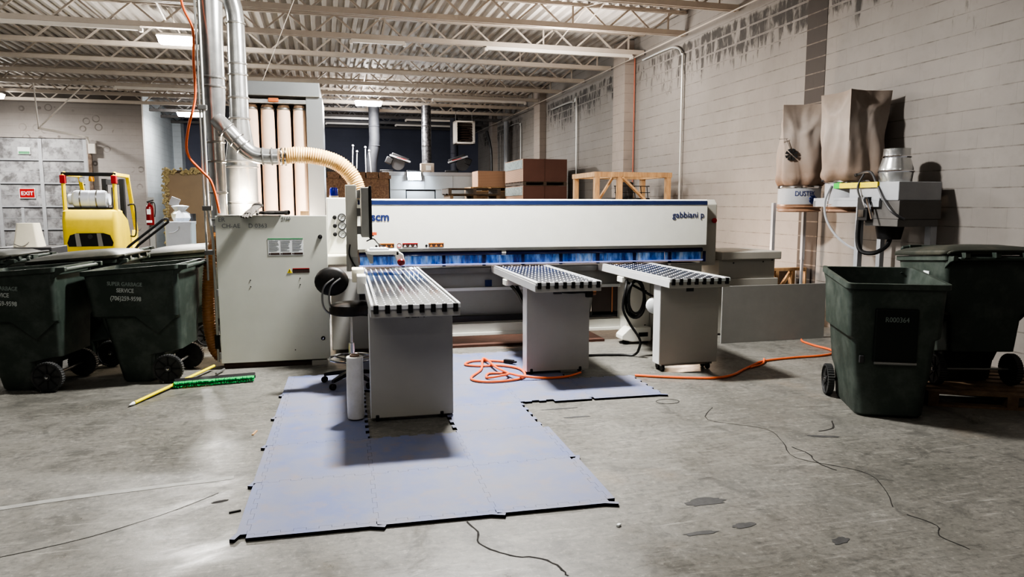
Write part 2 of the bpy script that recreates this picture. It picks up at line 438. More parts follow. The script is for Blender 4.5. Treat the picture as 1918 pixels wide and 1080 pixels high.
def wallbox(name, mat, *boxes, **k):
    b = B()
    for q in boxes: b.box(*q)
    return struct(name, b, mat, smooth=0, **k)
wallbox('wall_right', M['wall_right'], (WX,-9,0,WX+.2,31.2,ZC+.1))
wallbox('wall_back', M['wall_dark'], (-14,31,0,WX,31.2,ZC+.1))
wallbox('wall_front', M['wall_left'], (-14,-9.2,0,WX+.2,-9,ZC+.1))
wallbox('wall_left', M['wall_side'], (-14.2,-9,0,-14,31.2,ZC+.1))
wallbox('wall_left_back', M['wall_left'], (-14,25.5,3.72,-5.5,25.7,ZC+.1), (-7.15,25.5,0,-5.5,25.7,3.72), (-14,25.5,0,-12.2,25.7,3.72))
wallbox('wall_left_return', M['wall_side'], (-5.68,25.7,0,-5.5,31,ZC+.1))
wallbox('trim_1', M['pilaster'], (WX-.21,14.75,0,WX,15.38,ZC-.02))
wallbox('trim_2', M['pilaster'], (WX-.2,21.1,0,WX,21.7,ZC-.02))
wallbox('trim_3', M['pilaster'], (WX-.2,27.4,0,WX,28.0,ZC-.02))
wallbox('trim_4', M['block_bare'], (WX-.006,8.52,0,WX,8.93,ZC-.02))
wallbox('trim_5', M['wall_side'], (-5.5,30.3,0,-5.2,31,ZC-.02))

# corrugated roof deck: ribs run away from the camera
b = B(); x = -14.0; prof = []
while x < WX:
    prof += [(x,ZC+.07),(x+.065,ZC+.07),(x+.09,ZC),(x+.155,ZC),(x+.18,ZC+.07)]; x += .20
prof = [(min(px_,WX),pz) for px_,pz in prof]
rows = [[b.v((px_,yy,pz)) for px_,pz in prof] for yy in (-9,31)]
for i in range(len(prof)-1): b.face((rows[0][i],rows[0][i+1],rows[1][i+1],rows[1][i]))
struct('ceiling', b, M['deck'], smooth=0, recalc=False)

# ------------------------------------------------------------------ bar joists
ORD = ['frontmost','second','third','fourth','fifth','sixth','seventh','eighth','ninth','tenth','eleventh','twelfth','thirteenth','fourteenth']
JY = [10.68+1.77*k for k in range(-1,12)]
ZB = 4.785; X0J, X1J = -13.98, WX-.02
def joist_meshes(dark):
    m = M['joist_dark'] if dark else M['joist']
    t = B(); t.box(X0J,-.05,ZC-.055,X1J,-.012,ZC-.004); t.box(X0J,.012,ZC-.055,X1J,.05,ZC-.004)
    c = B(); c.box(X0J,-.06,ZB-.03,X1J-.02,-.022,ZB+.06); c.box(X0J,.022,ZB-.03,X1J-.02,.06,ZB+.06)
    w = B(); x = X0J+.1; up = False
    while x+.43 < X1J-.1:
        z0, z1 = (ZB+.02, ZC-.03) if not up else (ZC-.03, ZB+.02)
        w.bar((x,0,z0),(x+.43,0,z1),.04,.03); up = not up; x += .43
    x = X1J-1.0
    w.bar((X1J-.35,0,ZB),(X1J-.35,0,ZC-.03),.03); w.bar((X1J-2.2,0,ZB),(X1J-2.2,0,ZC-.03),.03)
    return t, c, w, m
proto = {}
for i, y in enumerate(JY):
    dark = y > 26.5  # rearmost joists take a darker grey
    lab = f'open-web steel roof joist, {ORD[i]} from the front of the roof, ' + ('dark grey' if dark else 'beige painted')
    if dark not in proto:
        t = thing('bar_joist', lab, 'joist', rw(0,y), ROT, 'bar joists under the roof deck')
        a, c, w, m = joist_meshes(dark)
        mobj('top_chord', a, m, t, smooth=0); mobj('bottom_chord', c, m, t, smooth=0); mobj('web', w, m, t, smooth=0)
        proto[dark] = t
    else:
        t = copy_tree(proto[dark]); t.location = rw(0,y); t['label'] = lab
# cross bridging between the joists, one row per line
def bridging(x, y0, y1, lab):
    b = B(); js = [y for y in JY if y0-.1 <= y <= y1+.1]
    for a, c in zip(js, js[1:]):
        b.bar((x-.03,a+.07,ZB+.07),(x-.03,c-.07,ZC-.08),.028,.006); b.bar((x+.03,a+.07,ZC-.08),(x+.03,c-.07,ZB+.07),.028,.006)
    o = mobj('cross_bridging', b, M['joist'], loc=(0,0,0), rot=(0,0,ROT), smooth=0)
    tag(o, lab, 'bracing', 'cross bridging rows between the joists')
bridging(4.6, JY[0], JY[8], 'row of thin crossed steel braces between the joists beside the block wall')
bridging(1.15, JY[0], JY[8], 'row of thin crossed steel braces between joists along the middle of the roof')
bridging(-2.6, JY[0], JY[8], 'row of thin crossed steel braces between joists above the silver ducts')
# light fixtures: long unlit fluorescent strips tucked under joists
def strip(x0, x1, y, lab):
    t = thing('strip_light', lab, 'light', rw((x0+x1)/2,y,ZB-.033), ROT, 'unlit strip lights under the joists')
    L = (x1-x0)/2
    b = B(); b.prism([(-.035,-.06),(.035,-.06),(.06,0),(-.06,0)],'x',-L,L); mobj('housing', b, M['tube_off'], t, smooth=0)
    for s in (-1,1):
        b = B(); b.box(s*L-.03,-.045,-.085,s*L+.03,.045,-.02); mobj('end_cap', b, M['tube_off'], t, smooth=0, bevel=.006)
        b = B(); b.box(s*L*.7-.015,-.03,0,s*L*.7+.015,.03,.002); mobj('hanger', b, M['steel'], t, smooth=0)
strip(-6.2,-3.0,JY[3]-.0,'long pale unlit strip light before the lit lamp by the ducts')
strip(-5.2,-2.5,JY[7],'pale unlit strip light below the joists over the forklift')
strip(.6,1.6,JY[3],'short unlit strip light over the middle of the saw, close to the ducts')
strip(3.2,6.3,JY[3],'long unlit strip light running up to the block wall')
strip(3.2,6.0,JY[7],'pale unlit strip light far back near the block wall')
strip(.0,2.0,JY[10],'unlit strip light in the dark bay above the strand board wall')
strip(3.0,5.0,JY[10],'unlit strip light in the dark bay beside the hanging louvred unit')
strip(.2,1.9,JY[11],'rearmost unlit strip light in the dark bay, over the strand board')
strip(2.8,5.4,JY[11],'rearmost unlit strip light in the dark bay, over the white panels')

# lit high-bay lamps
def highbay(x, y, lab, power, zl=ZB-.055, size=(.62,.34), mesh=True):
    p = rw(x,y,zl)
    if mesh:
        t = thing('high_bay_lamp', lab, 'lamp', p, ROT, 'lit high bay lamps')
        w, d = size
        b = B(); b.loft([rrect(-w/2,-d/2,w/2,d/2,.05,-.06), rrect(-w/2,-d/2,w/2,d/2,.05,-.03), rrect(-w/2+.08,-d/2+.06,w/2-.08,d/2-.06,.04,0)]); mobj('housing', b, M['tube_off'], t)
        b = B(); b.loft([rrect(-w/2+.04,-d/2+.04,w/2-.04,d/2-.04,.05,-.17), rrect(-w/2+.01,-d/2+.01,w/2-.01,d/2-.01,.05,-.062)]); mobj('lens', b, M['lamp_on'], t)
        for s in (-1,1):
            b = B(); b.cyl((s*w*.35,0,-.01),(s*w*.35,0,.02),.012,n=8); mobj('hanger', b, M['steel'], t)
    la = bpy.data.lights.new('high bay light','AREA'); la.shape = 'RECTANGLE'; la.size, la.size_y = size; la.energy = power; la.color = (1,.965,.92)
    o = bpy.data.objects.new('high bay light', la); C.objects.link(o); o.location = p-Vector((0,0,.18)); o.rotation_euler = (0,0,ROT)
    lp = bpy.data.lights.new('high bay spill','POINT'); lp.energy = power*.35; lp.shadow_soft_size = .25; lp.color = (1,.965,.92)
    o = bpy.data.objects.new('high bay spill', lp); C.objects.link(o); o.location = p-Vector((0,0,.5))
highbay(-2.5,14.55,'bright lit high bay lamp beside the silver ducts',400)
highbay(1.38,21.9,'bright lit oblong lamp above the middle of the saw, far back',480,zl=ZB-.055,size=(.8,.36))
highbay(-4.1,26.0,'lit lamp partly hidden behind the silver ducts, in the far corner',80,zl=ZB-.06,size=(.9,.36))
highbay(-8.7,23.0,'lit lamp high above the roll-up door, only partly in view',170)

# ------------------------------------------------------------------ sectional door with its signs and track
b = B(); b.box(-12.2,25.56,0,-7.15,25.62,3.72); d1 = struct('door_1', b, M['door'], smooth=0)
b = B()
for z in (.86,1.57,2.29,3.01): b.box(-12.2,25.545,z-.012,-7.15,25.56,z+.012)
for q in (('door_seam', b, M['dark_grey']),): o = struct(*q, parent=d1, rotz=0, smooth=0)
b = B()
for z in (.9,1.61,2.33,3.05): b.box(-12.2,25.53,z-.02,-7.17,25.56,z+.02)
for x in (-7.2,-8.45,-9.65,-10.85): b.box(x-.05,25.525,0,x+.05,25.56,3.7)
for x in (-7.8,-9.05): b.box(x-.04,25.53,0,x+.04,25.56,1.57)
for z in (.45,1.25,1.97,2.68): b.box(-12.2,25.552,z-.006,-7.17,25.56,z+.006)
struct('door_rib', b, M['door_rib'], parent=d1, rotz=0, smooth=0)
t = thing('exit_sign', 'small red and white EXIT sign stuck on the grey roll-up door', 'sign', rw(-8.88,25.515,2.02), ROT)
b = B(); b.box(-.22,-.006,-.16,.22,0,.16); mobj('plate', b, M['paper'], t, smooth=0)
b = B(); b.box(-.2,-.009,-.135,.2,-.006,.135); mobj('red_field', b, M['red'], t, smooth=0)
text_mesh('lettering','EXIT',.165,M['paper'],t,(0,-.010,-.06),(PI/2,0,0),bold=.003)
t = thing('notice_sign', 'pale green and white notice near the top of the roll-up door', 'sign', rw(-8.88,25.515,3.32), ROT)
b = B(); b.box(-.17,-.006,-.11,.17,0,.11); mobj('plate', b, M['paper'], t, smooth=0)
b = B(); b.box(-.15,-.008,-.10,.15,-.006,-.02); mobj('green_band', b, M['green_label'], t, smooth=0)
t = thing('door_track', 'rusty steel track with angle hanger beside the roll-up door', 'track', rw(-7.02,25.35), ROT)
b = B(); b.box(-.05,-.02,0,.05,.06,3.55); mobj('vertical_rail', b, plain('rusty rail',(120,104,92),.7,.4,var=.5,scale=12), t, smooth=0)
b = B(); b.tube(smooth_path([(0,0,3.5),(0,-.15,3.7),(0,-.5,3.72),(0,-4.1,3.62)],6),.035,n=6); mobj('horizontal_rail', b, M['tube_off'], t)
b = B(); b.bar((0,-4.1,3.6),(-.05,-4.1,ZB-.04),.05,.02); b.bar((0,-4.1,3.62),(1.1,-4.1,ZB-.04),.05,.02); mobj('hanger', b, M['tube_off'], t, smooth=0)
b = B(); b.cbox((.08,-.02,3.4),(.2,.12,.3)); mobj('bracket', b, M['tube_off'], t, smooth=0)

# ------------------------------------------------------------------ pipes on the block wall
def conduit(pts, r, mat, lab, name='conduit_pipe', clip=True):
    P = smooth_path(pts, 5) if len(pts) > 2 else pts
    t = thing(name, lab, 'pipe', rw(0,0), ROT, 'conduits on the block wall')
    b = B(); b.tube(P, r, n=8); mobj('pipe', b, mat, t)
    return t
conduit([(6.55,14.2,4.66),(6.55,13.2,4.66),(6.55,12.75,4.62),(6.55,12.5,4.45),(6.55,12.45,4.0),(6.55,12.45,.02)],.02,M['conduit'],'grey conduit bent at its top, on the block wall just beyond the dust collector')
conduit([(6.55,20.4,4.42),(6.55,19.0,4.42),(6.55,18.45,4.36),(6.55,18.25,4.1),(6.55,18.25,.02)],.02,M['conduit'],'grey conduit bent at its top, on the wall above the cardboard stacks')
conduit([(6.55,26.0,4.45),(6.55,24.3,4.45),(6.55,23.9,4.35),(6.55,23.8,4.0),(6.55,23.8,.02)],.02,M['conduit'],'grey conduit on the wall behind the cardboard stacks')
conduit([(6.36,9.6,4.70),(6.36,30.5,4.70)],.013,M['joist'],'thin straight pipe running along the block wall just under the joists')
conduit([(6.56,14.62,4.78),(6.56,14.62,2.6),(6.56,14.62,.02)],.016,plain('reddish pipe',(176,108,88),.5,var=.1),'thin reddish pipe beside the block pilaster')
conduit([(6.0,26.6,4.4),(6.15,26.7,3.9),(6.2,26.7,3.2),(6.2,26.7,.02)],.05,M['dark_grey'],'dark hoses hanging down in the dim corner behind the cardboard')
conduit([(6.40,25.2,4.6),(6.40,25.2,.02)],.09,M['pale_grey'],'thick pale drain pipe in the far corner of the block wall')

# ------------------------------------------------------------------ office box at the back
wallbox('wall_office_board', M['brown_board'], (-4.05,21,0,-2.4,21.08,2.5))
b = B(); random.seed(3)
for k in range(110):
    z = random.uniform(.6,2.62); b.cbox((-4.07+random.uniform(-.05,.09),20.97,z),(random.uniform(.03,.08),.07,random.uniform(.03,.07)),(random.random(),random.random(),random.random()))
for k in range(90):
    x = random.uniform(-4.1,-2.5); b.cbox((x,20.97,2.56+random.uniform(-.08,.06)),(random.uniform(.03,.08),.07,random.uniform(.03,.07)),(random.random(),random.random(),random.random()))
struct('trim_6', b, M['foam_gun'], smooth=0)
wallbox('wall_office_strand', M['osb'], (-2.4,21,0,1.85,21.08,2.42))
b = B(); x = -2.38
while x < 1.8: b.box(x,20.97,2.40,x+.33,21.08,2.585); x += .36
struct('trim_7', b, M['osb'], smooth=0)
wallbox('wall_office_white', M['white_wall'], (1.88,20.98,2.1,4.75,21.08,2.5), (1.88,21,0,2.33,21.08,2.1), (3.2,21,0,4.75,21.08,2.1))
wallbox('trim_8', M['pale_grey'], (1.86,20.95,2.5,4.8,21.1,2.6), (2.86,20.97,2.1,2.875,20.98,2.5), (3.7,20.97,2.1,3.715,20.98,2.5))
wallbox('door_2', M['white_wall'], (2.36,21.02,0,3.17,21.07,2.06))
wallbox('ceiling_office', M['dark_wood'], (-4.05,21.08,2.5,4.75,30.9,2.58))
# work lamp on the white panel
t = thing('work_lamp', 'glaring white work lamp fixed to the top of the white office panel', 'lamp', rw(2.56,20.9,2.5), ROT)
b = B(); b.cbox((0,-.0,0),(.42,.1,.28),(R_(-20),0,0)); mobj('housing', b, M['black'], t, bevel=.01)
b = B(); b.cbox((0,-.065,-.02),(.38,.02,.24),(R_(-20),0,0)); mobj('lens', b, M['spot_on'], t)
b = B(); b.tube([(-.05,.05,-.08),(-.1,.06,-.16)],.012,n=6); mobj('bracket', b, M['tube_off'], t)
la = bpy.data.lights.new('work light','SPOT'); la.energy = 70; la.spot_size = R_(130); la.spot_blend = .6; la.color = (.86,.93,1); la.shadow_soft_size = .12
o = bpy.data.objects.new('work light', la); C.objects.link(o); o.location = rw(2.56,20.72,2.5); o.rotation_euler = (R_(62),0,0)
# things on the office roof
ZR = 2.58
for k, (x, y, z1, dx, lab) in enumerate(((.9,22.6,3.42,.03,'short thin pale rod standing on the office roof nearest the filter unit'),(1.02,22.6,3.25,.03,'shortest thin rod on the office roof'),(1.3,22.6,3.38,.0,'tallest white rod standing on the office roof'),(1.46,22.6,3.28,-.05,'leaning thin rod on the office roof beside the dusty duct'))):
    b = B(); b.tube([(0,0,0),(dx*.5,0,(z1-ZR)*.6),(dx,0,z1-ZR)],.016,n=6); b.lathe([(.0,z1-ZR),(.035,z1-ZR+.01),(.03,z1-ZR+.05),(0,z1-ZR+.06)],(dx,0,0),n=8)
    o = mobj('metal_rod', b, M['pale_grey'], loc=rw(x,y,ZR), rot=(0,0,ROT)); tag(o, lab, 'rod', 'rods on the office roof')
def dusty(x, y, r, mat, lab, lean=0):
    t = thing('duct_riser', lab, 'duct', rw(x,y,ZR), ROT, 'old ducts over the office roof')
    b = B(); b.tube(smooth_path([(lean,0,0.02),(lean*.8,0,.45),(0,0,1.0),(0,0,1.5),(0,0,2.15)],5), r, n=14); mobj('pipe', b, mat, t)
    for z in (.9,1.5):
        b = B(); b.lathe([(r+.004,z),(r+.012,z+.02),(r+.004,z+.04)],(0,0,0),n=14,cap=False); mobj('band', b, mat, t)
dusty(1.62,23.2,.17,M['dusty'],'dusty dark duct rising from the office roof beside the thin rods',-.12)
dusty(3.2,22.8,.15,M['foil'],'crumpled foil covered duct rising over the electrical box on the office roof')
dusty(4.62,25.8,.14,plain('very dark duct',(40,42,52),.7,var=.2),'darkest duct, beyond the second saw on the office roof')
dusty(-2.9,24.5,.16,M['dusty'],'dusty elbowed duct seen between the orange hose and the silver ducts',.15)
def saw(x, y, lab, flip):
    t = thing('miter_saw', lab, 'saw', rw(x,y,ZR), ROT, 'old saws on the office roof')
    b = B(); b.box(-.45,-.15,0,.45,.2,.08); b.box(-.5,-.05,.08,-.1,.05,.14); mobj('base', b, M['dark_junk'], t, bevel=.01)
    b = B(); b.cyl((.05,-.06,.33),(.05,.0,.33),.2,n=24); mobj('blade', b, M['dark_grey'], t)
    b = B(); b.cbox((flip*.12,0,.5),(.55,.14,.14),(0,flip*.35,0)); b.cbox((-flip*.22,0,.42),(.2,.18,.2),(0,.4,0)); mobj('motor', b, M['dark_junk'], t, bevel=.02)
    b = B(); b.bar((-.2*flip,-.09,.58),(.42*flip,-.09,.38),.03,.05); mobj('rail', b, M['pale_grey'], t, smooth=0)
    b = B(); b.bar((-.0*flip,-.1,.52),(.3*flip,-.1,.44),.012,.02); mobj('stripe', b, M['red'], t, smooth=0)
saw(2.2,22.3,'dark old saw with a pale slanting rail on the office roof beside the dusty duct',1)
saw(4.2,22.3,'dark old saw lying level on the office roof near the hanging louvred unit',-1)
t = thing('electrical_box', 'beige metal box with white label under the foil duct', 'box', rw(3.1,21.9,ZR), ROT)
b = B(); b.box(-.2,0,0,.2,.25,.33); mobj('case', b, M['joist'], t, bevel=.008)
b = B(); b.box(-.05,-.006,.12,.1,0,.26); mobj('label_plate', b, M['paper'], t, smooth=0)
for s in (-1,1):
    b = B(); b.cyl((s*.12-.02,-.01,.06),(s*.12-.02,0,.06),.02,n=10); mobj('knockout', b, M['dark_grey'], t)
b = B(); b.box(-1.2,0,0,0,.6,.14)
o = mobj('dark_crate', B().box(-.9,0,0,.1,.6,.12).box(-.85,.02,.14,.05,.5,.2).box(-.9,.1,.12,-.8,.5,.14).box(0,.1,.12,.1,.5,.14), M['dark_junk'], loc=rw(.9,21.6,ZR+.003), rot=(0,0,ROT), smooth=0, bevel=.006); tag(o,'low dark slatted tray on the office roof behind the tan hose','tray')
# hanging louvred unit
t = thing('unit_heater', 'louvred box with a pale frame hanging under the roof near the far corner', 'heater', rw(4.68,24.0,3.7), ROT)
b = B()
for q in ((-.33,0,0,-.27,.5,.75),(.27,0,0,.33,.5,.75),(-.33,0,0,.33,.5,.05),(-.33,0,.7,.33,.5,.75),(-.27,.4,.05,.27,.5,.7)): b.box(*q)
mobj('frame', b, M['tube_off'], t, smooth=0)
b = B()
for k in range(7): b.cbox((0,.12,.14+k*.085),(.52,.1,.012),(R_(35),0,0))
mobj('louver', b, plain('brown louvre',(58,44,38),.6), t, smooth=0)
b = B(); b.cyl((0,.36,.35),(0,.38,.35),.24,n=24); mobj('fan', b, M['dark_junk'], t)
for s in (-1,1):
    b = B(); b.cyl((s*.28,.25,.75),(s*.28,.25,1.06),.01,n=6); mobj('hanger', b, M['steel'], t)

# ------------------------------------------------------------------ cardboard stacks, pallets, crate by the wall
def pallet(x, y, z, w, d, mat, lab, rot=ROT, local=False, grp='wooden pallets', h=.125):
    t = thing('wooden_pallet', lab, 'pallet', (x,y,z) if local else rw(x,y,z), rot, grp)
    k = h/.125
    b = B()
    for i in range(7):
        x0 = i*(w-.09)/6; b.box(0,i*(d-.09)/6,.105*k,w,i*(d-.09)/6+.09,.125*k)
    mobj('deck_board', b, mat, t, smooth=0)
    for xx in (0,w/2-.04,w-.08):
        b = B(); b.box(xx,0,.018*k,xx+.08,d,.105*k); mobj('stringer', b, mat, t, smooth=0)
    b = B()
    for yy in (0,d/2-.045,d-.09): b.box(0,yy,0,w,yy+.09,.018*k)
    mobj('bottom_board', b, mat, t, smooth=0)
    return t
def cardstack(x0, y0, z0, w, d, h, lab, wrapd=True):
    t = thing('cardboard_stack', lab, 'cardboard stack', rw(x0,y0,z0), ROT, 'stacks of flat cardboard on pallets')
    b = B(); b.box(0,0,0,w,d,h)
    b.bm.faces.ensure_lookup_table()
    for f in b.bm.faces:
        f.normal_update()
        if f.normal.x < -.5: f.material_index = 1  # shade painted into the front colour, lighter tone on the lit side
    mobj('sheets', b, [M['card_shaded'] if wrapd else M['card_light'], M['card_light']], t, smooth=0, recalc=False)
    if wrapd:
        b = B(); b.box(-.012,.05,h-.24,0,d*.98,h-.02); mobj('wrap_label', b, M['shrink'], t, smooth=0)
        b = B(); b.box(w*.48,-.006,0,w*.495,0,h); b.box(w*.48,0,h,w*.495,d,h+.005); mobj('strap', b, plain('strap',(80,50,38),.5), t, smooth=0)
ST = rw(4.88,17.5,0)
mobj_base = B().box(0,0,0,1.16,1.85,.98)
o = mobj('cardboard_bale', mobj_base, [M['card_shaded']], loc=rw(4.88,17.5,0), rot=(0,0,ROT), smooth=0, bevel=.01); tag(o,'lowest brown cardboard bale under the two strapped cardboard stacks','cardboard bale')
pallet(4.88,17.5,.985,1.16,1.85,M['dark_wood'],'dark pallet between the lowest cardboard bale and the stack above')
cardstack(4.88,17.5,1.115,1.16,1.85,1.02,'lower of the two dark brown strapped cardboard stacks by the block wall')
pallet(4.88,17.5,2.14,1.16,1.85,M['dark_wood'],'dark pallet between the two strapped dark cardboard stacks',h=.1)
cardstack(4.88,17.5,2.245,1.16,1.85,.56,'upper of the two dark brown strapped cardboard stacks, its side in shrink wrap')
o = mobj('timber_crate', B().box(0,0,0,1.1,.9,2.02), M['old_wood'], loc=rw(3.98,19.7,0), rot=(0,0,ROT), smooth=0, bevel=.01); tag(o,'pale plywood crate under the light cardboard pile by the white office panel','crate')
pallet(3.98,19.7,2.03,1.1,.9,M['wood'],'yellowish pine pallet under the light brown cardboard pile')
cardstack(4.2,19.75,2.16,.85,.8,.44,'pile of light brown cardboard sheets on a pine pallet',False)
o = mobj('plywood_crate', B().box(0,0,0,1.35,1.1,1.78).box(-.02,-.02,1.5,1.37,0,1.6).box(-.02,-.02,.3,1.37,0,.4), M['old_wood'], loc=rw(3.05,17.9,0), rot=(0,0,ROT), smooth=0, bevel=.01); tag(o,'weathered crate hidden behind the saw beam, under two dark pallets','crate')
pallet(3.1,17.95,1.785,1.28,1.0,M['old_wood'],'lower of two weathered pallets behind the saw beam')
pallet(3.05,17.9,1.915,1.35,1.05,M['dark_wood'],'topmost dark slatted pallet behind the saw beam',h=.16)

t = thing('lumber_crate', 'open pine lumber crate frame standing against the block wall behind the saw', 'crate', rw(4.82,12.3,0), ROT)
W, D, H = 1.42, 1.1, 2.25
for i, (x, y) in enumerate(((0,0),(W,0),(0,D),(W,D),(.45,0))):
    b = B(); b.box(x-.045,y-.02,0,x+.045,y+.07,H-.09); mobj('post', b, M['wood'], t, smooth=0)
b = B(); b.box(-.06,-.03,H-.09,W+.06,.08,H); mobj('top_rail', b, M['wood'], t, smooth=0)
b = B(); b.box(-.06,D-.03,H-.09,W+.06,D+.08,H); mobj('top_rail', b, M['wood'], t, smooth=0)
for x in (-.05,.4,W-.05):
    b = B(); b.box(x,.08,H-.09,x+.09,D-.03,H); mobj('cross_rail', b, M['wood'], t, smooth=0)
b = B(); b.bar((.48,-.04,H-.1),(1.15,-.04,1.55),.09,.035); mobj('brace', b, M['wood'], t, smooth=0)
b = B(); b.bar((.42,.3,H-.1),(.06,.3,1.6),.07,.035); mobj('brace', b, M['wood'], t, smooth=0)
b = B(); b.bar((.95,D-.05,H-.1),(1.3,D-.05,1.6),.07,.035); mobj('brace', b, M['wood'], t, smooth=0)
b = B(); b.box(0,0,.5,W,D,.58); mobj('shelf', b, M['wood'], t, smooth=0)
t = thing('compressor', 'black machine with a wire guard inside the pine crate frame', 'machine', rw(5.55,12.75,.585), ROT)
b = B(); b.box(-.28,-.2,0,.45,.35,1.2); mobj('body', b, M['dark_junk'], t, bevel=.02)
b = B()
for k in range(6): b.bar((-.25+.13*k,-.2,1.2),(-.25+.13*k,-.15,1.42),.012)
b.bar((-.27,-.15,1.42),(.45,-.15,1.42),.014); b.bar((-.27,-.18,1.3),(.45,-.18,1.3),.012); mobj('guard', b, M['black'], t)
b = B(); b.cyl((.1,.1,1.2),(.1,.1,1.5),.12,n=16); mobj('motor', b, M['dark_grey'], t)
# ================================================================== PANEL SAW (world = machine axes)
t = saw_t = thing('panel_saw', 'long white beam panel saw with a blue top stripe and blue strip curtain', 'saw', (.14,8.0,0))
X = lambda x: x-.14
Y = lambda y: y-8.0
b = B(); b.loft([[(X(x),y,z) for y,z in ((0,1.165),(0,1.698),(.02,1.718),(.55,1.72),(.6,1.66),(.6,1.165))] for x in (.12,4.31)])
beam = mobj('beam_cover', b, M['white_paint'], t, smooth=0, bevel=.006)
b = B(); b.box(X(.14),-.004,1.655,X(4.3),.0,1.703)
mobj('blue_stripe', b, M['blue_strip'], beam, smooth=30)
text_mesh('lettering','scm',.125,M['navy_ink'],beam,(X(.478),-.003,1.482),(PI/2,0,0),bold=.004,align='RIGHT')
text_mesh('lettering','gabbiani p',.105,M['navy_ink'],beam,(X(4.265),-.003,1.50),(PI/2,0,0),align='RIGHT')
for x0, c in ((.30,0),(.56,1),(.85,2)):
    lab = B(); lab.box(X(x0+.055),-.003,1.185,X(x0+.225),0,1.225); wl = mobj('warning_label', lab, M['sticker'], beam, smooth=0)
    lb = B(); lb.box(X(x0+.055),-.004,1.222,X(x0+.225),-.001,1.232); mobj('label_header', lb, M['red'] if c==1 else M['sticker_or'], wl, smooth=0)
    lb = B(); lb.lathe([(.02,0),(.026,.002),(.026,0),(.02,-.001)],(X(x0+.02),-.001,1.207),(0,-1,0),n=18,cap=False) if c==1 else lb.cyl((X(x0+.03),-.003,1.2),(X(x0+.03),0,1.2),.014,n=12)
    mobj('pictogram', lb, M['red'] if c==1 else M['black'], wl, smooth=0)
    for k in range(3):
        lb = B(); lb.prism([(X(x0+.068+.056*k),1.19),(X(x0+.1+.056*k),1.19),(X(x0+.084+.056*k),1.216)],'y',-.005,-.003)
        mobj('warning_triangle', lb, M['paper'] if c==1 else M['sticker_or'], wl, smooth=0)
# band and curtain under the beam
b = B(); b.box(X(.14),.02,1.135,X(4.27),.3,1.165); mobj('beam_underside', b, M['grey_paint'], t, smooth=0)
b = B(); b.tube([(X(.14),.04,1.108),(X(1.75),.04,1.108)],.026,n=12); b.tube([(X(1.79),.04,1.108),(X(4.27),.04,1.108)],.026,n=12); mobj('navy_tube', b, M['curtain_navy'], t)
b = B(); b.tube([(X(1.745),.04,1.108),(X(1.795),.04,1.108)],.03,n=12); mobj('tube_joint', b, M['grey_paint'], t)
random.seed(11); b = B(); n = 84; w = 4.12/n
for i in range(n):
    x = .15+i*w; a = random.uniform(-.10,.10); y = .05+random.uniform(-.006,.006)
    b.loft([[(X(x)+w*.02,y-a*w,z),(X(x)+w*.98,y+a*w,z),(X(x)+w*.98,y+a*w+.003,z),(X(x)+w*.02,y-a*w+.003,z)] for z in (.985,1.09)])
mobj('strip_curtain', b, M['curtain'], t, smooth=0)
for i in range(9):
    x = .62+i*.46
    b = B(); b.box(X(x)-.018,.03,.962,X(x)+.018,.043,1.09); mobj('curtain_divider', b, M['curtain_navy'], t, smooth=0)
b = B(); b.box(X(.14),.025,.976,X(4.28),.042,.99); mobj('curtain_rail', b, plain('lilac rail',(150,160,220),.3), t, smooth=0)
b = B(); b.box(X(.14),.05,.962,X(4.26),.056,.978); mobj('clear_skirt', b, M['skirt'], t, smooth=0)
# worktable edge, aprons, lower frame
b = B(); b.box(X(.5),.22,.90,X(4.35),.75,.93); mobj('worktable', b, M['dark_grey'], t, smooth=0, bevel=.004)
b = B(); b.box(X(.5),.2,.865,X(4.3),.22,.925); mobj('table_edge', b, M['steel'], t, smooth=0)
b = B(); b.loft([[(X(x),yy,zz) for yy,zz in ((.26,.865),(.24,.69),(.28,.69),(.3,.865))] for x in (.5,3.35)]); mobj('upper_apron', b, M['panel_grey'], t, smooth=0)
b = B(); b.box(X(.5),.215,.655,X(3.35),.26,.69); mobj('apron_edge', b, M['bright_edge'], t, smooth=0)
b = B(); b.loft([[(X(x),yy,zz) for yy,zz in ((.26,.655),(.36,.34),(.39,.34),(.29,.655))] for x in (.5,2.95)]); mobj('lower_apron', b, M['panel_grey'], t, smooth=0)
b = B(); b.box(X(2.95),.3,.30,X(3.4),.33,.655); mobj('dark_panel', b, plain('dark brown panel',(74,64,60),.6,var=.1), t, smooth=0)
for x in (3.2,):
    b = B(); b.box(X(x),.29,.33,X(x)+.012,.3,.65); mobj('panel_gap', b, plain('orange gap',(206,140,96),.6), t, smooth=0)
b = B(); b.box(X(.5),.3,.27,X(3.4),.4,.34); mobj('lower_ledge', b, M['dark_grey'], t, smooth=0)
b = B(); b.box(X(.5),.22,.13,X(3.35),.36,.26); b.box(X(.5),.2,.12,X(3.35),.22,.16); mobj('lower_beam', b, M['white_paint'], t, smooth=0, bevel=.006)
b = B(); b.box(X(1.59),.225,.70,X(1.67),.262,.775); mobj('blue_badge', b, M['blue_strip'], t, smooth=0)
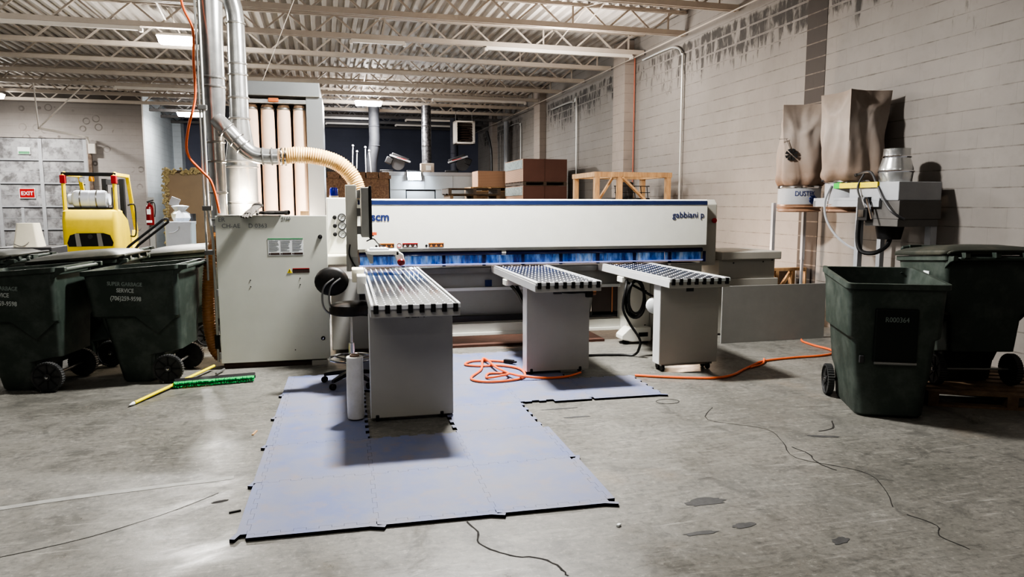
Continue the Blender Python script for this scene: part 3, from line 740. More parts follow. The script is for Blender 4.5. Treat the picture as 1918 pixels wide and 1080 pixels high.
# far leg with levelling foot and side plate
b = B(); b.box(X(3.28),.0,.1,X(3.58),.35,.86); leg = mobj('leg', b, M['white_paint'], t, smooth=0, bevel=.01)
b = B(); b.prism([(X(3.17),.06),(X(3.17),.11),(X(3.27),.2),(X(3.54),.2),(X(3.54),.03),(X(3.3),.03)],'y',-.14,.06); ft = mobj('levelling_foot', b, M['white_paint'], leg, smooth=0, bevel=.01)
b = B(); b.box(X(3.38),-.143,.09,X(3.5),-.138,.14); mobj('foot_slot', b, M['black'], leg, smooth=0)
b = B(); b.lathe([(.06,0),(.06,.02),(.02,.03),(.02,.07)],(X(3.24),-.04,0),n=16); b.lathe([(.06,0),(.06,.02),(.02,.03),(.02,.07)],(X(3.48),-.04,0),n=16); mobj('foot_pad', b, M['black'], leg)
b = B(); b.box(X(3.58),-.1,.05,X(3.9),.3,.86); mobj('side_plate', b, M['grey_paint'], t, smooth=0, bevel=.006)
for z in (.2,.45,.62,.75):
    b = B(); b.cyl((X(3.52),-.008,z),(X(3.52),0,z),.012,n=10); mobj('bolt', b, M['dark_grey'], leg)
# base at the control end, and end housings
b = B(); b.box(X(-.17),.0,.06,X(.5),.7,.855); mobj('machine_base', b, M['panel_grey'], t, smooth=0, bevel=.01)
b = B(); b.box(X(-.19),-.1,1.13,X(.12),.6,1.73); eh = mobj('control_housing', b, M['white_paint'], t, smooth=0, bevel=.012)
b = B(); b.box(X(-.2),-.36,1.03,X(.10),.55,1.13); mobj('control_ledge', b, M['cream'], t, smooth=0, bevel=.012)
for k, z in enumerate((1.52,1.43,1.34)):
    b = B(); b.lathe([(.022,0),(.022,.012),(.014,.014),(.013,.045),(0,.045)],(X(-.105),-.1,z),(0,-1,0),n=14); kn = mobj('knob', b, M['black'], t)
    b = B(); b.lathe([(.043,0),(.043,.014),(.034,.016),(.034,.008),(0,.008)],(X(-.03),-.1,z),(0,-1,0),n=24); ga = mobj('gauge', b, M['dark_grey'], t)
    b = B(); b.lathe([(.033,.009),(0,.009)],(X(-.03),-.1,z),(0,-1,0),n=24,cap=False); mobj('dial', b, M['paper'], ga)
    b = B(); b.bar((X(-.045),-.112,z-.006),(X(-.012),-.112,z+.014),.006,.003); mobj('needle', b, M['black'], ga, smooth=0)
b = B(); b.prism([(.17,.9),(.17,1.66),(.23,1.72),(.75,1.72),(.75,.9)],'x',X(4.315),X(4.53)); rh = mobj('end_housing', b, M['grey_paint'], t, smooth=0, bevel=.008)
b = B(); b.lathe([(.012,0),(.012,.02),(.03,.022),(.032,.04),(.02,.05),(0,.052)],(X(4.48),.17,1.46),(0,-1,0),n=18); mobj('stop_button', b, M['red'], rh)
b = B(); b.box(X(3.9),.12,.60,X(4.32),.6,.93); mobj('table_support', b, M['grey_paint'], t, smooth=0, bevel=.008)

# blue beacon on top of the control housing
t = thing('beacon_lamp', 'small blue beacon lamp on top of the white control housing', 'beacon', (-.11,8.12,1.732))
b = B(); b.cyl((0,0,0),(0,0,.02),.05,n=20); mobj('base', b, M['paper'], t)
b = B(); b.lathe([(.045,.02),(.043,.09),(.036,.108),(0,.112)],n=20); mobj('lens', b, M['blue_lamp'], t)

# side cabinet at the far end, in grey paint
t = thing('side_cabinet', 'low grey machine cabinet with an overhanging lid beside the saw end housing', 'cabinet', (4.6,8.2,0))
b = B(); b.box(0,0,.72,.79,.7,.965); b.box(-.01,-.02,.02,.83,.7,.615); mobj('body', b, M['grey_paint'], t, smooth=0, bevel=.006)
b = B(); b.box(-.005,-.07,.965,.84,.75,1.065); mobj('lid', b, M['ped_paint'], t, smooth=0, bevel=.012)
b = B(); b.box(-.01,-.03,.615,.83,.7,.72); mobj('ledge', b, M['ped_paint'], t, smooth=0, bevel=.008)
for x, z in ((.2,.92),(.62,.93),(.75,.95)):
    b = B(); b.cyl((x,-.006,z),(x,0,z),.01,n=8); mobj('screw', b, M['dark_grey'], t)
o = mobj('grey_panel', B().box(0,0,0,1.44,.018,.69), M['panel_grey'], loc=(4.36,7.67,.0), rot=(0,0,R_(1.6)), smooth=0, bevel=.003)
tag(o, 'large plain grey sheet standing upright on the floor beside the saw', 'panel')
o = mobj('brown_plank', B().box(0,0,0,2.5,.75,.03), M['concrete_dust'], loc=(.55,8.12,0), smooth=0); tag(o, 'reddish brown board lying on the floor under the saw', 'board')

# lit crate side behind the grey sheet
t = thing('open_crate', 'low orange-lit open timber crate behind the grey sheet, under the dust collector', 'crate', (5.5,8.86,0), R_(1.6))
b = B(); b.box(0,0,.735,.9,.09,.775); mobj('rail', b, M['wood'], t, smooth=0)
b = B(); b.box(0,.0,0,.9,.09,.06); mobj('rail', b, M['wood'], t, smooth=0)
for x in (.08,.36,.62,.83):
    b = B(); b.box(x,0,.06,x+.045,.09,.735); mobj('post', b, M['wood'], t, smooth=0)
for x in (.125,.405):
    b = B(); b.bar((x,.045,.42),(x+.22,.045,.72),.04,.04); mobj('brace', b, M['wood'], t, smooth=0)
b = B(); b.box(.0,.3,0,.9,.34,.7); mobj('back_board', b, M['dark_wood'], t, smooth=0)

# ------------------------------------------------------------------ control console on its post
t = thing('control_console', 'tall grey operator console with side-on screen, keyboard tray and joystick on a post', 'console', (.065,7.38,1.0))
b = B(); b.box(-.055,-.05,.13,.055,.08,.85); mobj('post', b, M['grey_paint'], t, smooth=0, bevel=.006)
b = B(); b.loft([rrect(-.06,-.055,.0,.09,.03,-.01), rrect(-.06,-.055,.0,.09,.03,.25), rrect(-.05,-.045,-.01,.08,.03,.27)]); mobj('sleeve', b, M['grey_paint'], t)
b = B(); b.box(0.0,-.05,-.01,.06,.25,.14); mobj('bracket', b, M['panel_grey'], t, smooth=0, bevel=.006)
b = B(); b.box(.09,-.3,.34,.165,.18,.82); sc = mobj('screen', b, M['panel_grey'], t, smooth=0, bevel=.006)
b = B(); b.box(.165,-.31,.325,.19,.19,.835); mobj('bezel', b, M['black'], sc, smooth=0, bevel=.004)
b = B(); b.box(.19,-.28,.36,.193,.16,.80); mobj('display_glass', b, M['black_gloss'], sc, smooth=0)
for z in (.40,.58,.76):
    b = B(); b.box(.055,-.02,z-.04,.09,.1,z+.04); mobj('hinge', b, M['steel'], t, smooth=0)
b = B(); b.tube(smooth_path([(-.02,-.06,.26),(-.03,-.08,.16),(.02,-.07,.05),(.06,-.06,.02)],6),.008,n=6); mobj('cable', b, M['black'], t)
b = B(); b.prism([(.13,.17),(.13,.2),(.46,.2),(.46,.14),(.4,.155),(.2,.155)],'y',-.12,.2); tr = mobj('keyboard_tray', b, M['white_paint'], t, smooth=0, bevel=.008)
b = B(); b.prism([(.13,.17),(.2,.155),(.2,.07),(.17,.07)],'y',-.11,.19); mobj('tray_bracket', b, M['panel_grey'], t, smooth=0)
b = B(); b.box(.17,-.1,.2,.36,.15,.215); kb = mobj('keyboard', b, M['pale_grey'], t, smooth=0, bevel=.004)
b = B()
for i in range(5):
    for j in range(8): b.box(.18+.034*i,-.09+.029*j,.215,.207+.034*i,-.068+.029*j,.221)
mobj('keys', b, M['paper'], kb, smooth=0)
b = B(); b.prism([(.43,.2),(.5,.16),(.52,.06),(.46,.04),(.42,.13)],'y',-.12,-.02); pt = mobj('button_panel', b, M['white_paint'], t, smooth=0, bevel=.008)
b = B(); b.lathe([(.03,0),(.04,.012),(.036,.03),(.0,.045)],(.475,-.122,.09),(.1,-.8,-.55),n=18); mobj('stop_button', b, M['dark_red'], t)
b = B(); b.tube(smooth_path([(.15,.2,.28),(.22,.25,.30),(.27,.22,.25),(.34,.2,.2)],6),.007,n=6); b.cbox((.19,.22,.345),(.07,.05,.035)); mobj('lamp_lead', b, M['black'], t)
b = B(); b.cbox((.22,.215,.355),(.07,.05,.03)); mobj('orange_cap', b, plain('orange cap',(226,104,60),.5), t, smooth=0)

# ------------------------------------------------------------------ air float tables
def air_table(x, y, L, mat, lab, pedY, stag, W=.63, ped0=.0, pedD=.16, zc=0.0, pz=.075):
    t = thing('air_table', lab, 'table', (x,y,0), 0, 'air tables of the panel saw')
    b = B(); b.box(0,0,.865,W,L,.945); mobj('frame', b, M['ped_paint'], t, smooth=0, bevel=.004)
    b = B(); b.box(.02,.015,.9452,W-.02,L-.01,.95); mobj('table_sheet', b, mat, t, smooth=0)
    b = B(); yy = .07; row = 0
    while yy < L-.04:
        for c in range(11):
            y2 = yy+(.065 if stag and c%2 else 0)
            xx = .05+c*.053
            b.loft([[(xx+r*math.cos(2*PI*i/8), y2+r*math.sin(2*PI*i/8), .95+z) for i in range(8)] for r, z in ((.0085,-.001),(.008,.0022),(.0045,.004))], False, True)
        yy += .13 if stag else .105
    o_ = mobj('ball_studs', b, M['valve'], t, smooth=60); o_['kind'] = 'stuff'
    b = B(); b.box(0,0,.9452,.018,L,.958); b.box(W-.018,0,.9452,W,L,.958); b.box(W-.045,0.02,.9502,W-.036,L,.955); b.box(.036,.02,.9502,.045,L,.955); mobj('edge_rail', b, M['bright_edge'], t, smooth=0)
    b = B(); b.box(0,-.012,.925,W,.012,.953); mobj('front_rail', b, M['bright_edge'], t, smooth=0)
    b = B(); b.box(-.004,.0,.872,0,L,.94); mobj('side_strip', b, M['bright_edge'], t, smooth=0)
    for k in range(8):
        xx = .035+k*(W-.07)/7
        b = B(); b.loft([rrect(xx-.017,-.022,xx+.017,.02,.008,z) for z in (.898,.956)]); mobj('end_cap', b, M['black'], t)
    p0 = pedY-y
    b = B(); b.box(ped0,p0,pz,ped0+W-.0,p0+pedD,.865); mobj('pedestal', b, M['ped_paint'], t, smooth=0, bevel=.004)
    b = B(); b.box(ped0-.004,p0+.004,pz,ped0,p0+pedD-.004,.86); mobj('pedestal_side', b, M['bright_edge'], t, smooth=0)
    b = B(); b.box(ped0+.04,p0+.03,.05,ped0+W-.04,p0+pedD-.03,.075); mobj('base_bar', b, M['ped_paint'], t, smooth=0)
    for xx in (ped0+.045, ped0+W-.09):
        for yy in (p0+.03,p0+pedD-.03):
            w = B(); w.lathe([(.012,-.014),(.034,-.013),(.036,-.008),(.036,.008),(.034,.013),(.012,.014)],(xx,yy,.0365+zc),(1,0,0),n=18); cs = mobj('caster', w, M['black'], t)
            w = B(); w.box(xx-.02,yy-.02,.055,xx+.02,yy+.02,.075); mobj('caster_fork', w, M['steel'], cs, smooth=0)
    return t
t1 = air_table(.16,5.03,3.165,M['dots_plain'],'longest air table, set before the console, over the gap in the blue mats',5.42,False,ped0=.0,pz=.03)
b = B(); 
for k, w in enumerate((.03,.05,.012,.012)): b.box(.27+.045*k,.386,.80,.27+.045*k+min(w,.04),.3895,.822)
mobj('maker_plate', b, M['dark_grey'], t1, smooth=0)
b = B(); b.box(-.11,1.62,.95,.0,1.86,1.07); cb = mobj('control_box', b, M['cream'], t1, smooth=0, bevel=.008)
b = B(); b.box(-.07,1.38,.87,.012,1.62,1.03); mobj('control_box', b, M['white_paint'], t1, smooth=0, bevel=.008)
b = B(); b.box(-.05,1.5,.80,.0,1.8,.95); mobj('box_bracket', b, M['dark_grey'], t1, smooth=0)
t2 = air_table(1.66,6.2,1.99,M['dots_stag'],'middle air table of the saw, its pedestal standing by the coiled orange cord',6.58,True,ped0=.02,zc=.019,pz=.045)
b = B(); b.box(.28,.355,.80,.36,.3795,.835); mobj('handle_plate', b, M['dark_grey'], t2, smooth=0)
b = B(); b.tube(smooth_path([(.36,.36,.82),(.45,.352,.812),(.57,.352,.815),(.63,.35,.81)],5),.012,n=8); b.cbox((.635,.355,.80),(.06,.05,.075)); mobj('switch_lead', b, M['black'], t2)
b = B(); b.lathe([(.0,0),(.03,0),(.03,.03),(0,.035)],(.67,.36,.81),(1,0,0),n=14); mobj('switch_knob', b, plain('brown knob',(130,84,50),.5), t2)
t3 = air_table(2.98,6.22,1.97,M['dots_stag'],'air table at the far end of the saw, standing on casters on bare concrete',6.47,True,ped0=.03)
b = B(); b.box(.30,.247,.80,.38,.2495,.845); mobj('maker_plate', b, M['dark_grey'], t3, smooth=0)
b = B(); b.lathe([(.0,0),(.075,0),(.085,.02),(.075,.09),(.05,.1),(0,.1)],(.12,.60,.62),(-.45,-1,.0),n=24)
b.cyl((.12,.60,.62),(.2,.66,.62),.05,n=14); mobj('blower_motor', b, M['paper'], t3)
b = B(); b.box(.14,.5,.55,.3,.75,.69); b.box(.2,.5,.69,.26,.6,.865); mobj('motor_mount', b, M['ped_paint'], t3, smooth=0)
for tt, x0 in ((t2,0),(t3,0)):
    b = B(); b.box(-.02,1.15,.80,.16,1.3,.862); mobj('junction_box', b, M['white_paint'], tt, smooth=0, bevel=.006)
b = B(); b.tube(smooth_path([(.03,1.2,.82),(.1,1.05,.72),(.13,.8,.55),(.12,.58,.45)],6),.018,n=8); b.tube(smooth_path([(.1,1.2,.82),(.14,1.0,.66),(.16,.8,.5),(.14,.58,.42)],6),.016,n=8); mobj('cable', b, M['black_cord'], t2)
# hanging loops of cable under the far table
b = B(); ring = [(.16+.11*math.cos(a)*1.0,.85+.02*math.sin(2*a),.63+.2*math.sin(a)) for a in [2*PI*i/26 for i in range(26)]]
b.tube(ring,.016,n=8,closed=True); ring = [(.185+.10*math.cos(a),.88+.02*math.cos(a),.64+.2*math.sin(a)) for a in [2*PI*i/26 for i in range(26)]]
b.tube(ring,.016,n=8,closed=True); ring = [(.16+.09*math.cos(a),.83,.66+.18*math.sin(a)) for a in [2*PI*i/26 for i in range(26)]]; b.tube(ring,.014,n=8,closed=True)
b.bm.transform(Matrix.Translation((-.08,.15,0)))
b.tube(smooth_path([(.06,1.2,.83),(-.02,1.02,.78),(-.07,.98,.55),(.0,.96,.38),(.1,.9,.2),(.1,.95,.06)],6),.014,n=8)
b.tube(smooth_path([(.1,.95,.06),(.06,1.0,.015),(-.1,1.06,.014),(-.4,1.1,.014),(-.75,1.06,.014)],6),.013,n=8)
b.tube(smooth_path([(.0,1.2,.83),(.1,1.0,.76),(.2,.8,.68)],6),.014,n=8)
mobj('cable', b, M['black_cord'], t3)

# ------------------------------------------------------------------ electrical cabinet
t = thing('electrical_cabinet', 'big pale grey electrical cabinet with handwriting across its top, by the green broom', 'cabinet', (-1.25,7.57,0))
b = B(); b.box(.02,.02,.08,1.03,.33,1.54); mobj('case', b, M['cab_paint'], t, smooth=0, bevel=.006)
b = B(); b.box(0,0,.06,1.07,.02,1.545); dr = mobj('door', b, M['cab_paint'], t, smooth=0, bevel=.005)
b = B(); b.box(.02,.03,0,1.03,.33,.08); mobj('plinth', b, plain('dusty plinth',(70,54,46),.8,var=.3), t, smooth=0)
b = B(); b.box(.88,.0,.0,1.04,.03,.05); mobj('foot_block', b, M['grey_paint'], t, smooth=0)
for z in (1.33,.28):
    b = B(); b.lathe([(.022,0),(.022,.006),(.014,.008),(.014,.016),(0,.018)],(1.0,0,z),(0,-1,0),n=18); lk = mobj('lock', b, M['black'], dr)
    b = B(); b.cbox((1.0,-.02,z),(.006,.008,.02),(0,.5,0)); mobj('lock_slot', b, M['chrome'], lk, smooth=0)
for z in (1.42,.78,.14):
    b = B(); b.box(-.016,-.008,z-.035,.004,.02,z+.035); mobj('hinge', b, M['steel'], dr, smooth=0, bevel=.003)
b = B(); b.box(.49,-.002,1.145,.83,0,1.32); nl = mobj('notice_label', b, M['paper'], dr, smooth=0)
b = B(); b.box(.49,-.003,1.305,.83,-.001,1.32); mobj('green_band', b, M['green_label'], nl, smooth=0)
for k in range(3):
    b = B(); x0 = .5+k*.113
    for j in range(9): b.box(x0,-.003,1.29-j*.0125,x0+random.uniform(.06,.098),-.001,1.294-j*.0125)
    mobj('print_lines', b, M['grey_text'], nl, smooth=0)
    b = B(); b.box(x0+.012,-.003,1.152,x0+.1,-.001,1.172); b.prism([(x0-.008,1.162),(x0+.002,1.172),(x0+.012,1.162),(x0+.002,1.152)],'y',-.003,-.001); mobj('footer_block', b, M['sticker'], nl, smooth=0)
b = B(); b.prism([(.665,.965),(.715,.965),(.69,1.012)],'y',-.003,0); wt = mobj('warning_triangle', b, M['yellow_label'], dr, smooth=0)
b = B(); b.bar((.69,-.004,.975),(.69,-.004,1.0),.005,.002); mobj('bolt_mark', b, M['black'], wt, smooth=0)
b = B(); b.box(.72,-.002,.965,.885,0,1.012); ws = mobj('warning_sticker', b, M['sticker'], dr, smooth=0)
b = B(); b.box(.72,-.003,1.004,.885,-.001,1.012); mobj('red_edge', b, M['red'], ws, smooth=0)
b = B()
for x, z in ((.31,.90),(.31,.835),(.79,.91),(.79,.845),(.72,.17)): b.cyl((x,-.003,z),(x,0,z),.006,n=8)
mobj('screw_holes', b, M['dark_grey'], dr)
text_mesh('lettering','ER',.06,M['grey_text'],dr,(.03,-.002,1.487),(PI/2,0,0),align='LEFT',depth=.0005)
text_mesh('lettering','CH-AE',.06,M['grey_text'],dr,(.06,-.002,1.425),(PI/2,0,0),align='LEFT',depth=.0005)
text_mesh('lettering','D 0363',.06,M['grey_text'],dr,(.31,-.002,1.425),(PI/2,0,0),align='LEFT',depth=.0005)
text_mesh('lettering','2166',.045,M['grey_text'],dr,(.63,-.002,1.505),(PI/2,0,0),align='LEFT')
# thin sheet overhanging the top, gloves and block on it
o = mobj('cover_sheet', B().box(-1.22,7.552,1.5465,-.62,7.86,1.552), M['panel_grey'], smooth=0); tag(o,'thin sheet overhanging the top edge of the electrical cabinet under the gloves','sheet')
def glove(lab, loc, rot, mat, cuff):
    b = B(); hand = []
    L = [[(r*math.cos(2*PI*i/14)*1.0, y, .022+ h*math.sin(2*PI*i/14)) for i in range(14)] for y, r, h in ((-.13,.055,.02),(-.05,.045,.02),(0,.05,.021),(.05,.055,.021),(.085,.05,.016))]
    b.loft(L)
    for k, (x, ln) in enumerate(((-.038,.07),(-.013,.085),(.013,.08),(.038,.06))):
        b.tube(smooth_path([(x,.075,.022),(x*1.15,.075+ln*.5,.026-.004*k),(x*1.3,.075+ln,.016)],4),.012,n=8,rs=None)
    b.tube(smooth_path([(-.04,-.01,.022),(-.075,.03,.022),(-.085,.07,.018)],4),.013,n=8)
    t = thing('work_glove', lab, 'glove', loc, 0, 'work gloves on the cabinet'); t.rotation_euler = rot
    mobj('hand', b, mat, t)
    b = B(); b.lathe([(.058,-.15),(.06,-.13),(.057,-.11)],(0,0,0),(0,1,0),n=14,cap=False); b.bm.transform(Matrix.Translation((0,0,.022)) @ Matrix.Scale(.42,4,(0,0,1))); mobj('cuff', b, cuff, t)
    return t
glove('dusty black work glove lying flat on the cabinet top',(-.70,7.68,1.553),(0,0,R_(80)),M['glove'],M['black'])
glove('grey palmed work glove hanging over the cabinet front edge',(-.90,7.60,1.572),(R_(-22),0,R_(160)),M['glove_light'],M['glove'])
t_ = B(); t_.box(0,0,0,.085,.05,.045); o = mobj('wood_block', t_, M['wood'], loc=(-.44,7.62,1.5465), smooth=0, bevel=.003); tag(o,'small tan wood block on the electrical cabinet top before the filter bags','block')

# ------------------------------------------------------------------ filter unit with four tall bags
t = thing('filter_unit', 'tall galvanised filter unit holding pale cloth filter bags, behind the electrical cabinet', 'filter unit', (-1.25,10.0,0))
b = B(); b.box(0,-.05,3.06,.97,.9,3.24); mobj('top_box', b, M['sheet_metal'], t, smooth=0, bevel=.006)
b = B(); b.box(.79,0,0,1.0,.04,3.06); b.box(.97,.04,0,1.0,.9,3.06); mobj('side_panel', b, M['sheet_metal'], t, smooth=0, bevel=.004)
b = B(); b.box(-.03,.0,0,0,.9,3.06); b.box(0,.86,0,.97,.9,3.06); mobj('back_panel', b, plain('dark brown inside',(60,40,30),.7), t, smooth=0)
b = B(); b.box(0,0,2.97,.79,.05,3.02); mobj('hanger_rail', b, M['galv'], t, smooth=0)
b = B(); b.box(.32,-.03,2.985,.45,-.0,3.035); mobj('rust_latch', b, plain('rust latch',(176,96,50),.7), t, smooth=0, bevel=.01)
b = B(); b.box(-.03,-.02,0,1.0,.9,.9); mobj('hopper', b, M['sheet_metal'], t, smooth=0, bevel=.01)
for k in range(4):
    x = .085+k*.205
    b = B(); b.lathe([(.086,.9),(.092,1.2),(.09,2.0),(.087,2.75),(.082,2.93),(.068,2.965)],(x,.16,0),n=24); mobj('filter_bag', b, M['bag_white'], t)
    b = B(); b.lathe([(.088,2.9),(.093,2.91),(.088,2.925)],(x,.16,0),n=24,cap=False); mobj('clamp_ring', b, M['steel'], t) 

# ------------------------------------------------------------------ ducts and hoses
def bands(t, c, rz):
    for r, z in rz:
        b = B(); b.lathe([(r+.002,z-.012),(r+.012,z-.006),(r+.012,z+.006),(r+.002,z+.012)],(c[0],c[1],0),n=24,cap=False); mobj('band', b, M['steel'], t)
t = thing('main_duct', 'shiny vertical metal duct nearest the roll-up door, with the slanting branch joining it', 'duct', (-1.285,8.08,0))
b = B(); b.lathe([(.082,1.42),(.082,2.32),(.112,2.75),(.115,3.4),(.132,4.1),(.135,5.15)],n=28); mobj('pipe', b, M['galv'], t)
bands(t,(0,0),((.082,1.5),(.082,1.78),(.082,2.1),(.082,2.3),(.113,2.86),(.114,2.95),(.126,3.72),(.128,3.8),(.135,4.6)))
DZ = Matrix.Translation((0,-.08,2.5))
P = smooth_path([(.03,.04,.02),(.13,-.02,-.08),(.27,-.03,-.24),(.38,-.03,-.325),(.5,-.03,-.345),(.62,-.03,-.345)],6)
b = B(); b.tube(P,.082,n=22); b.bm.transform(DZ); mobj('branch_pipe', b, M['galv'], t)
for p, d in (((.13,-.02,-.08),(1,0,-1)),((.22,-.03,-.18),(1,0,-1)),((.28,-.03,-.245),(1,0,-1)),((.47,-.03,-.343),(1,0,0)),((.56,-.03,-.345),(1,0,0))):
    b = B(); b.lathe([(.084,-.01),(.094,-.004),(.094,.004),(.084,.01)],p,d,n=22,cap=False); b.bm.transform(DZ); mobj('band', b, M['steel'], t)
t = thing('filter_duct', 'fatter vertical metal duct beside the filter bags, widening at its lower half', 'duct', (-1.13,8.75,0))
b = B(); b.lathe([(.17,1.0),(.172,2.1),(.17,2.16),(.105,2.6),(.1,3.3),(.095,3.7)],n=28,cap=True)
b.tube(smooth_path([(0,0,3.68),(-.01,-.01,3.8),(-.05,-.05,4.0),(-.07,-.08,4.3),(-.07,-.08,5.15)],5),.095,n=24); mobj('pipe', b, M['galv'], t)
bands(t,(0,0),((.172,1.68),(.172,2.08),(.172,2.14),(.106,2.62),(.103,2.85),(.102,3.1),(.1,3.22),(.097,3.66)))
b = B(); b.tube([(0,0,0),(0,0,1.0)],.05,n=10); mobj('support_leg', b, M['steel'], t)
def corrugated(pts, r, pitch, n=18, amp=.07):
    P = smooth_path(pts, 14); L = 0; out = [P[0]]
    for a, c in zip(P, P[1:]):
        d = (c-a).length; k = max(1,int(d/(pitch/4)))
        for i in range(1,k+1): out.append(a.lerp(c,i/k))
    rs = []; s = 0
    for i, p in enumerate(out):
        if i: s += (p-out[i-1]).length
        rs.append(r*(1+amp*math.sin(2*PI*s/pitch)))
    b = B(); b.tube(out, r, n=n, rs=rs); return b
t = thing('flexible_hose', 'tan ribbed flexible hose arching from the branch duct down to the saw', 'hose', (-.66,7.97,2.155))
mobj('hose', corrugated([(.012,0,0),(.2,0,.02),(.42,0,.0),(.62,0,-.07),(.75,0,-.2),(.8,0,-.33),(.81,0,-.40)],.084,.024), M['tan_hose'], t)
for x in (.03,.07):
    b = B(); b.lathe([(.09,x-.01),(.096,x),(.09,x+.01)],(0,0,0),(1,0,0),n=22,cap=False); mobj('hose_clamp', b, M['chrome'], t)
b = B(); b.lathe([(.09,0),(.09,.03)],(.81,0,-.415),(0,0,1),n=20); mobj('hose_collar', b, M['grey_paint'], t)
t = thing('floor_hose', 'amber ribbed hose running down beside the cabinet to the floor', 'hose', (-1.3,8.0,0))
mobj('hose', corrugated([(.015,.08,1.4),(-.02,-.05,1.25),(-.045,-.25,1.05),(-.07,-.29,.7),(-.07,-.29,.42),(-.035,-.28,.2),(.02,-.26,.1)],.06,.026), M['orange_hose'], t)
t = thing('conduit_riser', 'thin pair of steel conduits rising past the main duct beside the cabinet', 'pipe', (-1.32,7.66,0))
b = B(); b.tube([(.03,.0,.06),(.03,0,1.3),(.0,0,1.6),(-.0,0,5.1)],.014,n=10); mobj('pipe', b, M['conduit'], t)
b = B(); b.tube([(-.032,0,.9),(-.032,0,5.1)],.011,n=10); mobj('pipe', b, M['conduit'], t)
for z in (1.18,1.62,2.6):
    b = B(); b.cbox((-.01,.0,z),(.09,.04,.05)); mobj('coupling', b, M['steel'], t, smooth=0, bevel=.008)
b = B(); b.box(.005,-.02,.2,.05,.02,.34); mobj('outlet_box', b, M['black'], t, smooth=0)
t = thing('air_hose', 'orange air hose hanging down in a curve past the main duct', 'hose', (-1.3,7.75,0))
b = B(); b.tube(smooth_path([(-.25,.2,5.0),(-.22,.1,3.75),(-.09,-.06,3.35),(-.09,-.08,3.05),(-.10,-.04,2.7),(-.17,-.05,2.42),(-.20,-.05,2.22),(-.165,-.07,2.1),(-.05,-.16,1.98),(.02,-.16,1.9),(.055,-.14,1.78),(.075,-.11,1.64),(.08,-.08,1.575)],8),.0125,n=10); mobj('hose', b, M['orange_cord'], t)
t = thing('guy_wire', 'thin straight wire slanting up from the filter unit to the roof', 'wire', (-.98,9.0,0))
b = B(); b.tube([(0,.93,3.245),(.9,-.4,4.9)],.004,n=6); mobj('wire', b, M['tube_off'], t)
# ================================================================== FOAM MATS
XS = [-.52,.12,.75,1.39,2.03,2.66]; YS = [3.62,4.31,4.99,5.67,6.35,7.03,7.71]; TH = .018; GAP = .0005; NT = 9; DEP = .012
def seam(p, q, side, n=NT):
    """points along the jigsaw seam from p to q for the mat lying on SIDE (+1/-1) of it (offset direction = left normal of p->q)"""
    p, q = Vector(p), Vector(q); d = q-p; L = d.length; d.normalize(); nr = Vector((-d.y, d.x))
    out = []; sg = [0]+[(1 if k%2 else -1) for k in range(n)]+[0]
    ts = [0]+[.06+.88*k/n for k in range(n+1)]+[1]
    for k in range(len(sg)):
        a, c = ts[k]*L, ts[k+1]*L
        # the mat on side -1 (right of the seam) owns teeth with sg>0
        own = sg[k]*(-side)
        sh = .0006 if own > 0 else (-.0006 if own < 0 else 0)
        a2 = a+sh if k else a; c2 = c-sh if k < len(sg)-1 else c
        off = sg[k]*DEP + side*GAP
        out.append(p+d*a2+nr*off); out.append(p+d*c2+nr*off)
    return out
cells = [(i,j) for j in (0,1) for i in (0,1,2)]+[(0,2),(2,2),(0,3),(2,3),(3,3),(4,3),(0,4),(1,4),(2,4),(3,4),(1,5),(2,5),(3,5)]
WHERE = {0:'first',1:'second',2:'third',3:'fourth',4:'fifth'}
ROWN = ['front row','second row','third row','fourth row','fifth row','rear row']
def slab(name, poly, parent=None, z0=0.0, th=TH):
    b = B(); A = [b.v((p.x,p.y,z0)) for p in poly]; D = [b.v((p.x,p.y,z0+th)) for p in poly]; n = len(poly)
    b.mi = 1
    for k in range(n): b.face((A[k],A[(k+1)%n],D[(k+1)%n],D[k]))
    b.face(A[::-1]); b.mi = 0; b.face(D)
    return mobj(name, b, [M['mat_top'], M['tile_side']], parent, smooth=0)
def clean(poly):
    out = []
    for p in poly:
        if not out or (p-out[-1]).length > 1e-5: out.append(p)
    return out
SIDE_TXT = {0:'along the broom side',1:'in the middle',2:'on the side of the open floor',3:'under the middle air table',4:'at the tip of the L-shaped end'}
for i, j in cells:
    x0, x1, y0, y1 = XS[i], XS[i+1], YS[j], YS[j+1]
    bottom = seam((x0,y0),(x1,y0),+1); right = seam((x1,y0),(x1,y1),+1)
    top = seam((x0,y1),(x1,y1),-1)[::-1]; left = seam((x0,y0),(x0,y1),-1)[::-1]
    g_ = GAP
    poly = [Vector((x0+g_,y0+g_))]+bottom[1:-1]+[Vector((x1-g_,y0+g_))]+right[1:-1]+[Vector((x1-g_,y1-g_))]+top[1:-1]+[Vector((x0+g_,y1-g_))]+left[1:-1]
    o = slab('foam_mat', clean(poly))
    tag(o, f'blue-grey foam mat, {WHERE[i]} across from the broom in the {ROWN[j]}', 'mat', 'interlocking foam mats')
